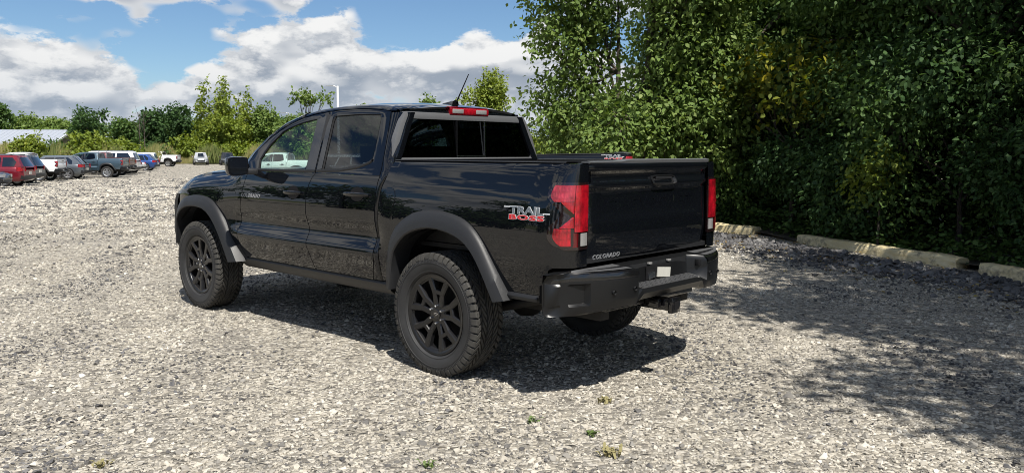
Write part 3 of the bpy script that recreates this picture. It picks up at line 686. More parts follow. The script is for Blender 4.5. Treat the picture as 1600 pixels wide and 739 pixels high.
        # ---- tail lamp, wrapped round the corner
        def tp(sv, z, e):                    # sv: metres along the plan from the rear inner edge
            L1 = .752 - .685; arc = .235
            if sv < L1: return (-1.077 - e, .685 + sv, z)
            a = (sv - L1) / arc * (math.pi / 2)
            ys = Yside(-.93, z)
            if a < math.pi / 2: a_ = math.pi / 2 - a; return (-.93 - (.147 + e) * math.sin(a_), .752 + (ys - .752 + e) * math.cos(a_), z)
            x = -.93 + (sv - L1 - arc); return (x, Yside(x, z) + e, z)
        sl = pchip([(.925, .16), (.945, .225), (1.0, .265), (1.05, .255), (1.09, .215), (1.12, .185), (1.145, .195), (1.19, .250), (1.23, .280), (1.28, .268), (1.30, .255)])
        def lamp(z0, z1, f0, f1, e, name, mat, par, nz=18, ns=18, es=0.004):
            rows = []
            for z in np.linspace(z0, z1, nz):
                wdt = sl(z); rows.append([tp(f0(z, wdt) + (f1(z, wdt) - f0(z, wdt)) * q_, z, e + es * math.sin(math.pi * q_)) for q_ in np.linspace(0, 1, ns)])
            def inn(p): c0 = (-.95, .72); return (p[0] + (c0[0] - p[0]) * .12, p[1] + (c0[1] - p[1]) * .12, p[2])
            rows = [[inn(r[0])] + r + [inn(r[-1])] for r in rows]; rows = [[inn(p) for p in rows[0]]] + rows + [[inn(p) for p in rows[-1]]]
            return side(MB().grid(rows)).build(name, mat, par, angle=50)
        tl = lamp(.918, 1.305, lambda z, w2: -.0, lambda z, w2: w2 + .016, .003, 'tail_lamp', 'smoke_lens', T, 28)
        lamp(1.022, 1.290, lambda z, w2: .006, lambda z, w2: .118, .010, 'main_lens', 'red_lens', tl, 24)
        lamp(1.196, 1.290, lambda z, w2: .121, lambda z, w2: w2 - .010, .008, 'upper_lens', 'pink_lens', tl)
        lamp(1.128, 1.193, lambda z, w2: .121, lambda z, w2: .124 + (z - 1.122) * 1.15, .008, 'middle_lens', 'red_lens', tl)
        lamp(1.046, 1.108, lambda z, w2: .121, lambda z, w2: .124 + (1.116 - z) * 1.2, .008, 'middle_lens', 'red_lens', tl)
        lamp(.942, 1.043, lambda z, w2: .140, lambda z, w2: w2 - .022, .008, 'lower_lens', 'red_lens', tl)
        lamp(.934, 1.018, lambda z, w2: .078, lambda z, w2: .136, .004, 'smoked_lens', 'dark_lens', tl)
        lamp(.940, 1.014, lambda z, w2: .012, lambda z, w2: .072, .008, 'reverse_lamp', 'clear_lens', tl)
        # ---- headlight and wheels
        hl = MB(); rows = []
        for z in np.linspace(1.005, 1.085, 5):
            rows.append([(4.235 - .30 * (abs(y) / .84) ** 3.0 - (z - 1.0) * .5, y, z - .03 * (.84 - y)) for y in np.linspace(.50, .835, 12)])
        side(MB().grid(hem(rows, .05, 0))).build('headlight', 'headlamp', T)
    # ---- lettering on the doors and the bed
    for s in (1, -1):
        fd = [o for o in T.children if o.name.startswith('front_door')][0 if s > 0 else 1]; bs = [o for o in T.children if o.name.startswith('bed_side')][0 if s > 0 else 1]
        WT = .31; A, fs = fit_text('COLORADO', WT, .031, .004, .012, .12, 1.1); v_, f_ = on_side(A, fs, 2.535, 1.083, s, .001, 0); MB().add(v_, f_).build('lettering', 'silver_text', fd, smooth=False)
        def decal(body, x0, z0, wid, hei, mat, eps, off=0., sp=1., shear=.0):
            global WT
            WT = wid; A, fs = fit_text(body, wid, hei, .0012, off, shear, sp); v_, f_ = on_side(A, fs, x0, z0, s, eps, 0); MB().add(v_, f_).build('decal', mat, bs, smooth=False)
        def strip(x0, x1, z0, z1, mat, eps):
            xs_ = np.linspace(x0, x1, 8); rows = [[(x, s * (Yside(x, z) + eps), z) for x in xs_] for z in (z0, z1)]; MB().grid(rows).build('decal', mat, bs, smooth=False)
        strip(-.610, -.68, 1.150, 1.157, 'white_decal', .002); strip(-.915, -.965, 1.120, 1.127, 'white_decal', .002)
        decal('TRAIL', -.657, 1.1145, .268, .046, 'white_decal', .002, .04, .95); decal('TRAIL', -.662, 1.1175, .258, .040, 'grey_decal', .0036, .022, 1.0)
        decal('BOSS', -.656, 1.0775, .276, .036, 'white_decal', .0018, .075, 1.1); decal('BOSS', -.660, 1.0805, .268, .030, 'red_decal', .0034, .03, 1.1)
    WT = 0.
    # ---- roof
    ztop = pchip([(.618, 1.772), (.77, 1.776), (.92, 1.790), (1.184, 1.802), (1.40, 1.800), (1.556, 1.793), (1.72, 1.782), (1.90, 1.756)]); rows = []
    for x in np.linspace(.618, 1.90, 34):
        ze = ztop(x); ye = Yg(ze); row = []
        ws = np.linspace(-1, 1, 41)
        for q_ in ws:
            y = q_ * (ye - .03); row.append((x + .13 * (1 - q_ * q_) * sm(1.35, 1.90, x) + .085 * abs(q_) ** 5 * (1 - sm(.618, .95, x)), y, ze + .026 + .040 * (1 - abs(q_) ** 2.4) - .022 * (1 - sm(.618, .78, x))))
        xo = x + .085 * (1 - sm(.618, .95, x)); row = [(xo, -ye + .02, ze - .012), (xo, -ye, ze), (xo, -ye + .010, ze + .014)] + row + [(xo, ye - .010, ze + .014), (xo, ye, ze), (xo, ye - .02, ze - .012)]
        rows.append(row)
    rows = [[(p[0] + .03, p[1] * .98, p[2] - .03) for p in rows[0]]] + rows + [[(p[0] - .01, p[1], p[2] - .02) for p in rows[-1]]]
    rf = MB().grid(rows).build('roof', 'black_paint', T)
    sf = MB(); rows = []
    for t in np.linspace(0, 1, 10):
        x = .80 + .22 * t; hgt = .040 * (1 - t) ** .7 * (1 if t > 0 else .96); wd = .040 * (1 - t * .75); rows.append([(x, -.02 - wd, 1.835), (x, -.02 - wd * .7, 1.845 + hgt * .7), (x, -.02, 1.845 + hgt), (x, -.02 + wd * .7, 1.845 + hgt * .7), (x, -.02 + wd, 1.835)])
    MB().loft(rows).build('antenna_base', 'gloss_black', rf)
    MB().tube([(.80, -.03, 1.865), (.66, -.03, 2.075)], [.006, .0035], 8).build('antenna', 'matte', rf)
    # ---- windshield
    WE = resample([(1.90, .600, 1.800), (2.18, .650, 1.712), (2.40, .695, 1.598), (2.60, .735, 1.452), (2.74, .760, 1.328), (2.78, .765, 1.29)], 14)
    rows = []
    for i, e in enumerate(WE):
        t = i / 13; rows.append([(e[0] + (.13 + .09 * t) * (1 - q_ * q_), e[1] * q_, e[2] + (.018 * (1 - t)) * (1 - q_ * q_)) for q_ in np.linspace(-1, 1, 21)])
    MB().grid(rows).build('windshield', 'glass_wind', T)
    # ---- hood
    rows = []
    hc = pchip([(2.80, 1.318), (3.0, 1.330), (3.3, 1.318), (3.6, 1.285), (3.85, 1.232), (4.02, 1.165), (4.10, 1.10), (4.13, 1.06)])
    for x in np.linspace(2.80, 4.13, 36):
        row = []
        for q_ in np.linspace(-1, 1, 41):
            hw = .815 - .05 * sm(3.3, 4.1, x) - .03 * sm(3.0, 2.6, x); y = q_ * hw; b = abs(q_); z = hc(x) - .050 * b ** 2.6 - .006 + .012 * sm(.62, .70, b) * (1 - sm(.9, 1., b)) - .012 * (b < .60) * (1 - sm(.45, .6, b)) * .5
            row.append((x + .18 * (1 - q_ * q_) * (1 - sm(2.8, 3.2, x)) - .10 * b ** 2.5 * sm(3.8, 4.13, x), y, z))
        rows.append(row)
    rows = [[(p[0], p[1], p[2] - .03) for p in rows[0]]] + [[(r[0][0], r[0][1] + .012, r[0][2] - .03)] + r[1:-1] + [(r[-1][0], r[-1][1] - .012, r[-1][2] - .03)] for r in rows] + [[(p[0] - .02, p[1], p[2] - .04) for p in rows[-1]]]
    MB().grid(rows).build('hood', 'black_paint', T)
    MB().grid([[(x + .20 * (1 - (y / .78) ** 2), y, 1.265) for y in np.linspace(-.78, .78, 15)] for x in (2.70, 2.86)]).build('cowl', 'matte', T)
    # ---- front end
    rows = []
    fx = pchip([(.46, 4.10), (.55, 4.20), (.72, 4.27), (.80, 4.26), (.98, 4.24), (1.06, 4.19)])
    for z in np.linspace(.46, 1.06, 20): rows.append([(fx(z) - .32 * abs(y / .86) ** 3.2, y, z) for y in np.linspace(-.87, .87, 33)])
    fb = MB().grid(hem(rows, .06, 0)).build('front_bumper', 'trim', T)
    rows = []
    for z in np.linspace(.74, 1.00, 8): rows.append([(fx(z) + .012 - .32 * abs(y / .86) ** 3.2, y, z) for y in np.linspace(-.60, .60, 21)])
    gr = MB().grid(hem(rows, .03, 0)).build('grille', 'gloss_black', T)
    for z in (.80, .87, .94): MB().grid([[(fx(z) + .022 - .32 * abs(y / .86) ** 3.2, y, z + dz_) for y in np.linspace(-.55, .55, 15)] for dz_ in (-.012, .012)]).build('grille_bar', 'trim', gr)
    # ---- cab rear wall and rear glass
    oy = [(-.775, 1.41), (-.775, 1.45), (-.735, 1.58), (-.68, 1.69), (-.63, 1.765), (.63, 1.765), (.68, 1.69), (.735, 1.58), (.775, 1.45), (.775, 1.41)]
    iy = [(-.690, 1.432), (-.692, 1.45), (-.665, 1.57), (-.632, 1.67), (-.600, 1.715), (.600, 1.715), (.632, 1.67), (.665, 1.57), (.692, 1.45), (.690, 1.432)]
    O_ = []; I_ = []
    for k in range(10): a, b = oy[k], oy[(k + 1) % 10]; c, d_ = iy[k], iy[(k + 1) % 10]; O_ += [tuple(np.array(a) + (np.array(b) - a) * t) for t in (0, .25, .5, .75)]; I_ += [tuple(np.array(c) + (np.array(d_) - c) * t) for t in (0, .25, .5, .75)]
    wx = lambda z: .598 + (z - 1.40) * .07
    rw = MB().grid([[(wx(z) + .045, y, z) for y, z in O_], [(wx(z) + .005, y, z) for y, z in O_], [(wx(z) - .004, y, z) for y, z in [(o[0] * .5 + i[0] * .5, o[1] * .5 + i[1] * .5) for o, i in zip(O_, I_)]], [(wx(z), y, z) for y, z in I_], [(wx(z) + .035, y, z) for y, z in I_]], False, True); rwo = rw.build('rear_window_frame', 'trim_sunlit', T)  # the sunlight on this frame is put into its paler colour
    MB().box((.60, 0, 1.13), (.05, 1.50, .58)).build('cab_rear_wall', 'black_paint', T)
    def pane(y0, y1, dx, name='rear_window'):
        def ends(y): 
            b = abs(y); return (1.434, min(1.714, np.interp(b, [0, .600, .632, .665, .692], [1.714, 1.714, 1.67, 1.57, 1.45])))
        ys_ = sorted(set(list(np.linspace(y0, y1, 9)) + [q_ for q_ in (-.692, -.665, -.632, -.6, .6, .632, .665, .692) if y0 <= q_ <= y1]))
        rows = [[(wx(z_) + dx, y, z_) for y in ys_ for z_ in (ends(y)[k_],)] for k_ in (0, 1)]
        return MB().grid(rows).build(name, 'glass_privacy', rwo, smooth=False)
    pane(.140, .692, .012); pane(-.692, -.170, .012); pane(-.168, .138, .022)
    ed = MB(); ed.box((.618, -.165, 1.575), (.012, .010, .28)); ed.box((.612, -.015, 1.443), (.012, .30, .010)); ed.build('slider_edge', 'chrome', rwo)
    ed = MB(); ed.box((.618, .139, 1.575), (.012, .012, .28)); ed.build('slider_edge', 'gloss_black', rwo)
    # ---- third brake lamp under the roof edge
    rows = []
    for y in np.linspace(-.205, .205, 17):
        b = 1 - (abs(y) / .205) ** 6 * .25; rows.append([(.690, y, 1.742), (.632, y, 1.746 + .004 * (1 - b)), (.617, y, 1.760), (.615, y, 1.800 * 1 - .004 * (1 - b)), (.632, y, 1.818), (.700, y, 1.822)])
    blo = MB().loft(rows).build('third_brake_lamp', 'red_lens', T, angle=50)
    for y in (-.125, .125): MB().box((.618, y, 1.783), (.012, .115, .034)).build('cargo_lamp', 'clear_lens', blo, bevel=.004)
    MB().grid([[(x + .07 * (abs(y) / .62) ** 5, y, z - .012 * (abs(y) / .62) ** 6) for y in np.linspace(-.62, .62, 21)] for x, z in ((.66, 1.73), (.634, 1.735), (.632, 1.775), (.645, 1.80))]).build('roof_edge', 'black_paint', T)
    # ---- tailgate
    tg = pchip([(.822, -1.052), (.84, -1.064), (.88, -1.0725), (.95, -1.081), (1.01, -1.0845), (1.05, -1.0845), (1.09, -1.081), (1.16, -1.076), (1.245, -1.074), (1.268, -1.086), (1.285, -1.090), (1.325, -1.074), (1.345, -1.078), (1.375, -1.098), (1.398, -1.100), (1.415, -1.090)])
    rows = []
    for z in np.linspace(.822, 1.415, 60):
        row = []
        for y in np.linspace(-.676, .676, 49):
            e = sm(.60, .676, abs(y)); x = tg(z) + .018 * e ** 2 * .6 + .012 * (y / .676) ** 2
            x += .004 * sm(.60, .54, abs(y)) * sm(1.07, 1.11, z) * sm(1.25, 1.21, z)            # sunk lettering panel
            row.append((x, y, z))
        rows.append(row)
    rows = hem([[(p[0], p[1], p[2]) for p in r] for r in rows], -.05, 0)
    tgo = MB().grid(rows).build('tailgate', 'black_paint', T, angle=50)
    rows = []
    for y in np.linspace(-.674, .674, 33):
        lift = .010 * sm(.38, .30, y); c0 = .012 * (y / .676) ** 2
        rows.append([(-1.094 + c0, y, 1.4115), (-1.099 + c0, y, 1.4205 + lift), (-1.06, y, 1.4265 + lift), (-1.02, y, 1.4245 + lift), (-1.015, y, 1.405)])
    MB().loft(rows).build('tailgate_cap', 'trim_sunlit', tgo)  # paler colour stands for sun glancing off the plastic
    MB().box((-1.035, 0, 1.13), (.03, 1.33, .56)).build('tailgate_inner', 'trim', tgo)
    hb = MB(); q0 = smooth_poly([(-.145, -.033), (.135, -.033), (.15, .005), (.14, .035), (-.135, .035), (-.15, .0)], True, 2); q1 = [(y * .80, z * .62 - .004) for y, z in q0]
    def HP(y, z, dx): return (tg(1.300 + z) + dx, y - .10, 1.300 + z)
    hb.grid([[HP(y, z, .006) for y, z in q0], [HP(y, z, -.010) for y, z in q0], [HP(y, z, -.014) for y, z in [(y * .9, z * .82) for y, z in q0]], [HP(y, z, .0) for y, z in q1]], False, True); ho = hb.build('handle', 'bumper', tgo)
    MB().cap([HP(y, z, -.001) for y, z in q1]).build('handle_recess', 'matte', tgo, smooth=False)
    gp = MB().loft([[HP(y, z, dx) for y, z, dx in ((yy, .006, -.004), (yy, .013, -.010), (yy, .026, -.010), (yy, .030, -.004))] for yy in np.linspace(-.10, .09, 6)]); gp.build('handle_grip', 'trim', tgo)
    def rear_text(body, y0, z0, wid, hei, ext, off, mat, name, shear=0., sp=1.):
        A, fs = fit_text(body, wid, hei, ext, off, shear, sp); vs = [(tg(z0 + a[1]) + .012 * ((y0 - a[0]) / .676) ** 2 - .0008 - a[2], y0 - a[0], z0 + a[1]) for a in A]; MB().add(vs, fs).build(name, mat, tgo, smooth=False)
    rear_text('COLORADO', .612, .843, .265, .029, .004, .012, 'silver_text', 'lettering', .12, 1.1)
    A, fs = fit_text('CHEVROLET', .98, .075, .006, .01, 0., 1.15); MB().add([(tg(1.16) + .012 * ((.49 - a[0]) / .676) ** 2 + .0055 - a[2] * .5, .49 - a[0], 1.122 + a[1]) for a in A], fs).build('lettering', 'black_paint', tgo, smooth=False)
    # ---- bed
    bd = MB(); bd.box((-.25, 0, .84), (1.62, 1.42, .03)); bd.build('bed_floor', 'trim', T); MB().box((.535, 0, 1.12), (.03, 1.40, .57)).build('bed_headboard', 'trim', T)
    # ---- rear bumper
    Po = [(-1.06, .80), (-1.20, .799), (-1.275, .790), (-1.312, .770), (-1.324, .744), (-1.324, .730), (-1.324, .718), (-1.322, .628), (-1.318, .614), (-1.296, .572), (-1.24, .560), (-1.08, .58), (-1.05, .62)]
    Pc = [(-1.06, .80), (-1.125, .799), (-1.140, .795), (-1.148, .785), (-1.152, .77), (-1.160, .70), (-1.164, .672), (-1.270, .660), (-1.300, .655), (-1.318, .632), (-1.285, .592), (-1.08, .59), (-1.05, .62)]
    def wrap(y): return .29 * max(0, (abs(y) - .30) / .65) ** 2.45
    BX = lambda x: -1.05 + (x + 1.05) * .75
    ystat = [-.953, -.945, -.92, -.88, -.84, -.80, -.7425, -.735, -.66, -.58, -.50, -.44, -.405, -.345, -.335, -.20, 0, .20, .335, .345, .405, .44, .50, .58, .66, .735, .7425, .80, .84, .88, .92, .945, .953]
    rings = []
    for y in ystat:
        k = 1 - sm(.335, .41, abs(y)); rec = sm(.735, .742, abs(y)) * (1 - sm(.925, .942, abs(y)))
        ring = []
        for j, (o, c_) in enumerate(zip(Po, Pc)):
            x = o[0] * (1 - k) + c_[0] * k; z = o[1] * (1 - k) + c_[1] * k
            x = BX(x)
            if j in (6, 7): x += .08 * rec
            if j in (5, 6): z -= .004 * rec
            fw_ = (x + 1.05) / (-.2055); x = x + wrap(y) * max(0, min(1, fw_)) * 1.0
            zz_ = z - (.016 * sm(.80, .95, abs(y)) if j < 5 else 0) - (.022 * sm(.5, .85, abs(y)) if 7 <= j <= 11 else 0)
            if abs(y) > .95: zz_ = .68 + (zz_ - .68) * .97
            if j in (0, 11, 12): x += .075 * sm(.55, .95, abs(y))
            ring.append((x, y, zz_))
        rings.append(ring)
    rb = MB().loft(rings).build('rear_bumper', 'bumper', T, angle=34)
    for s in (-1, 1):
        lip = []
        for y in np.linspace(.40, .945, 20):
            x_ = BX(-1.312) + wrap(y); zt_ = .772 - .016 * sm(.80, .95, y); lip.append([(x_ + .012, s * y, zt_ + .017), (x_ - .004, s * y, zt_ + .010), (x_ - .010, s * y, zt_ - .008), (x_ - .009, s * y, zt_ - .030), (x_ + .002, s * y, zt_ - .036)])
        MB().grid(lip).build('bumper_lip', 'gloss_black', rb)
    # textured step pads, plate, sensors, hooks
    for s in (-1, 1):
        pad = []
        for y in np.linspace(.43, .90, 14): x0_ = -1.075; x1_ = BX(-1.282) + wrap(y) * .86; pad.append([(x0_ + (x1_ - x0_) * t, s * y, .8035 - .010 * t - .016 * sm(.80, .95, y)) for t in (0, .3, .6, 1)])
        MB().grid(pad).build('step_pad', 'step_pad', rb)
        st = []
        for y in np.linspace(.745, .915, 8): x1_ = BX(-1.310) + wrap(y); st.append([(x1_ + t * .07, s * y, .6005 + .002 * t) for t in (0, .5, 1)])
        MB().grid(st).build('corner_step', 'step_pad', rb)
        MB().grid([[(BX(-1.323) + .0765 + wrap(y), s * y, z) for z in (.606, .66, .712)] for y in np.linspace(.748, .922, 8)]).build('recess_shade', 'matte', rb)  # dark insert added to deepen the shade inside the corner recess
        for yy, zz_ in ((.60, .665), (.44, .675)):
            MB().lathe([(0, .004), (.011, .004), (.013, 0), (.013, -.01)], 16, 'x', (0, 0, 0)).build('parking_sensor', 'trim', rb).location = (BX(-1.324) - .001 + wrap(yy), s * yy, zz_)
        MB().box((BX(-1.245), s * .385, .745), (.03, .05, .045)).build('wiring_socket', 'matte', rb, bevel=.004)
    pad = [[(BX(x), y, .6715 - (x + 1.165) * -.10) for x in np.linspace(-1.170, -1.296, 6)] for y in np.linspace(-.325, .325, 20)]
    rid = MB().grid(pad)
    for x in np.linspace(-1.18, -1.29, 6): rid.box((BX(x), 0, .6745 + (x + 1.165) * .10), (.005, .64, .004))
    for y in np.linspace(-.31, .31, 18): rid.box((BX(-1.233), y, .668), (.088, .005, .004), Matrix.Rotation(R(-7), 3, 'Y'))
    rid.build('step_tread', 'step_pad', rb)
    MB().grid([[(BX(-1.146 - .012 * t) - .003, y, .789 - .112 * t) for t in (0, 1)] for y in (-.33, .33)]).build('plate_panel', 'trim', rb)
    pr = MB().box((BX(-1.164) - .003, .02, .722), (.006, .28, .088)); pr.build('plate_recess', 'matte', rb)
    MB().box((BX(-1.170) - .005, -.035, .712), (.006, .15, .062), Matrix.Rotation(R(6), 3, 'X')).build('license_plate', 'plate', rb); MB().box((BX(-1.170) - .005, .105, .705), (.006, .075, .04), Matrix.Rotation(R(-8), 3, 'X')).build('license_plate', 'chrome', rb)
    for y in (-.10, .12): MB().box((BX(-1.168), y, .783), (.02, .035, .014)).build('plate_lamp', 'clear_lens', rb, bevel=.003)
    MB().lathe([(0, .004), (.016, .004), (.02, 0)], 20, 'x').build('key_lock', 'chrome', rb).location = (BX(-1.158) - .004, .31, .745)
    # ---- underside
    un = MB()
    for s in (-1, 1): un.box((1.45, s * .46, .52), (5.0, .09, .13))
    un.box((1.6, 0, .58), (3.6, 1.3, .06)); un.box((-.55, 0, .62), (.9, 1.2, .06)); un.tube([(0, -.75, .41), (0, .75, .41)], .05, 12)
    un.lathe([(0, -.13), (.09, -.12), (.14, -.05), (.15, .03), (.10, .11), (0, .13)], 16, 'x', (0, .0, .41)); un.tube([(.1, 0, .43), (1.9, 0, .52)], .045, 10); un.tube([(3.337, -.75, .41), (3.337, .75, .41)], .04, 10)
    un.tube([(2.0, -.3, .46), (.5, -.35, .46), (-.35, -.45, .50), (-.9, -.55, .50)], .04, 10); un.box((3.5, 0, .55), (1.0, 1.0, .2))
    for s in (-1, 1): un.tube([(.55, s * .55, .52), (0, s * .55, .37), (-.62, s * .55, .54)], .03, 8); un.tube([(.12, s * .42, .40), (.25, s * .40, .85)], .03, 10)
    un.build('chassis', 'under', T, bevel=.01)
    MB().lathe([(.10, -.10), (.24, -.11), (.30, -.06), (.30, .06), (.24, .11), (.10, .10)], 40, 'z', (-.62, 0, .58)).build('spare_tyre', 'rubber', T)
    ht = MB(); ht.box((-1.12, 0, .515), (.30, .075, .075)); ht.box((-1.250, 0, .515), (.035, .10, .10)); ht.box((-1.05, 0, .545), (.07, 1.0, .06)); ht.box((-1.14, .075, .525), (.10, .035, .055)); ht.build('tow_hitch', 'gloss_black', T, bevel=.006)
    MB().box((-1.269, 0, .515), (.004, .052, .052)).build('hitch_opening', 'matte', [o for o in T.children if o.name.startswith('tow_hitch')][0])
    # ---- cabin
    MB().box((1.55, 0, .66), (2.0, 1.5, .10)).build('cabin_floor', 'dash', T)
    for y in (.38, -.38):
        so_ = seat(T, 1.72, y, .25); headrest(so_, 1.72, y)
    so_ = seat(T, 1.20, 0, .62); [headrest(so_, 1.20, y) for y in (.40, -.40)]
    db = MB(); rows = []
    for y in np.linspace(-.72, .72, 13): rows.append([(2.74, y, 1.245), (2.45, y, 1.285), (2.30, y, 1.265 + .03 * math.exp(-((y - .38) / .2) ** 2)), (2.24, y, 1.18), (2.30, y, .95), (2.6, y, .8)])
    db.grid(rows); db.build('dashboard', 'dash', T)
    swl = MB(); c0 = Vector((2.08, .38, 1.20)); ax = Vector((-.9, 0, .42)).normalized(); e1 = Vector((0, 1, 0)); e2 = ax.cross(e1)
    swl.tube([tuple(c0 + (e1 * math.cos(a) + e2 * math.sin(a)) * .185) for a in np.linspace(0, 2 * math.pi, 33)], .014, 8, False); swl.tube([tuple(c0 + e1 * .18), tuple(c0 - e1 * .18)], .02); swl.tube([tuple(c0), tuple(c0 - ax * .22)], .03); swl.build('steering_wheel', 'dash', T)
    for s in (-1, 1):
        MB().grid([[(x, s * .80, z) for x in (2.5, .62)] for z in (.62, 1.30)]).build('door_trim', 'dash', T)
        MB().tube([(1.50, s * .80, .7), (1.51, s * .80, 1.32), (1.545, s * .63, 1.75)], .045, 8).build('b_pillar_trim', 'dash', T)
    hd_ = MB(); hd_.grid([[(x, y, 1.785 + .03 * (1 - (y / .6) ** 2)) for y in np.linspace(-.60, .60, 9)] for x in (.68, 1.85)]); hd_.build('headliner', 'seat', T)
    # ---- wheels
    w0 = tyre_wheel()
    for i, (x, s) in enumerate(((0, 1), (3.337, 1), (0, -1), (3.337, -1))):
        o = w0 if i == 0 else copy_tree(w0)
        o.parent = T; o.location = (x, s * .812, .409); o.rotation_euler = (0, R(17 * i), 0) if s > 0 else (0, R(40 * i), math.pi)
        if (x, s) == (3.337, 1): o.rotation_euler = (0, R(23), 0)
    return T
truck = make_pickup()
tag(truck, 'glossy black crew cab pickup with black wheels parked alone on the gravel', 'pickup truck')
# ------------------------------------------------------------------ parked vehicles
for nm, c, mt in (('white', (.78, .79, .80), 0.), ('red', (.17, .006, .016), .35), ('graphite', (.055, .065, .080), .5), ('slate', (.10, .115, .13), .5), ('blue_slate', (.050, .085, .115), .45), ('silver', (.52, .53, .54), .55), ('blue', (.010, .05, .20), .35), ('wine', (.09, .02, .025), .3), ('jet', (.01, .011, .013), .0)):
    M['paint_' + nm] = paint('paint_' + nm, c, mt, .4, .4)
def small_wheel(r, w_):
    o = MB().lathe([(0, .03), (.04, .035), (.06, .01), (.60 * r, .0), (.66 * r, .03), (.68 * r, .03), (.68 * r, -w_ + .02), (.2 * r, -w_ + .02)], 28)
    for k in range(5):
        a = 2 * math.pi * k / 5 + .3; d = Vector((math.cos(a), 0, math.sin(a))); sd_ = Vector((-d.z, 0, d.x))
        o.loft([[tuple(d * .04 + sd_ * q_ * .045 + Vector((0, y, 0))) for q_, y in ((-1, .0), (-1, .035), (1, .035), (1, .0))], [tuple(d * .64 * r + sd_ * q_ * .035 + Vector((0, y, 0))) for q_, y in ((-1, .0), (-1, .03), (1, .03), (1, .0))]])
    w0 = o.build('wheel', 'rim_silver')
    MB().lathe([(.66 * r, .02), (.72 * r, .045), (.88 * r, .05), (.97 * r, .03), (r, 0), (r, -w_ + .03), (.97 * r, -w_), (.66 * r, -w_ + .02)], 36).build('tyre', 'rubber', w0)
    return w0
STY = {
 'suv':    dict(L=4.75, W=1.90, H=1.72, belt=1.06, hood=1.00, cowl=1.02, r0=.35, r1=-2.02, b0=1.10, b1=-2.33, axf=1.42, axr=-1.38, wr=.36, roof_w=.66, lampz=.98, tail=.30),
 'cross':  dict(L=4.60, W=1.86, H=1.62, belt=1.02, hood=.96, cowl=.98, r0=.35, r1=-1.55, b0=1.10, b1=-2.18, axf=1.40, axr=-1.33, wr=.36, roof_w=.64, lampz=.95, tail=.26),
 'big':    dict(L=5.60, W=2.05, H=1.92, belt=1.18, hood=1.16, cowl=1.18, r0=.85, r1=-2.50, b0=1.55, b1=-2.76, axf=1.75, axr=-1.65, wr=.40, roof_w=.74, lampz=1.10, tail=.36),
 'van':    dict(L=5.10, W=1.98, H=1.76, belt=1.02, hood=.92, cowl=1.00, r0=.75, r1=-2.30, b0=1.75, b1=-2.50, axf=1.60, axr=-1.45, wr=.35, roof_w=.70, lampz=1.05, tail=.34),
 'sedan':  dict(L=4.85, W=1.85, H=1.45, belt=.95, hood=.90, cowl=.92, r0=.30, r1=-1.10, b0=1.15, b1=-1.85, axf=1.45, axr=-1.40, wr=.34, roof_w=.60, lampz=.88, tail=.18),
}
WHEELS = {}
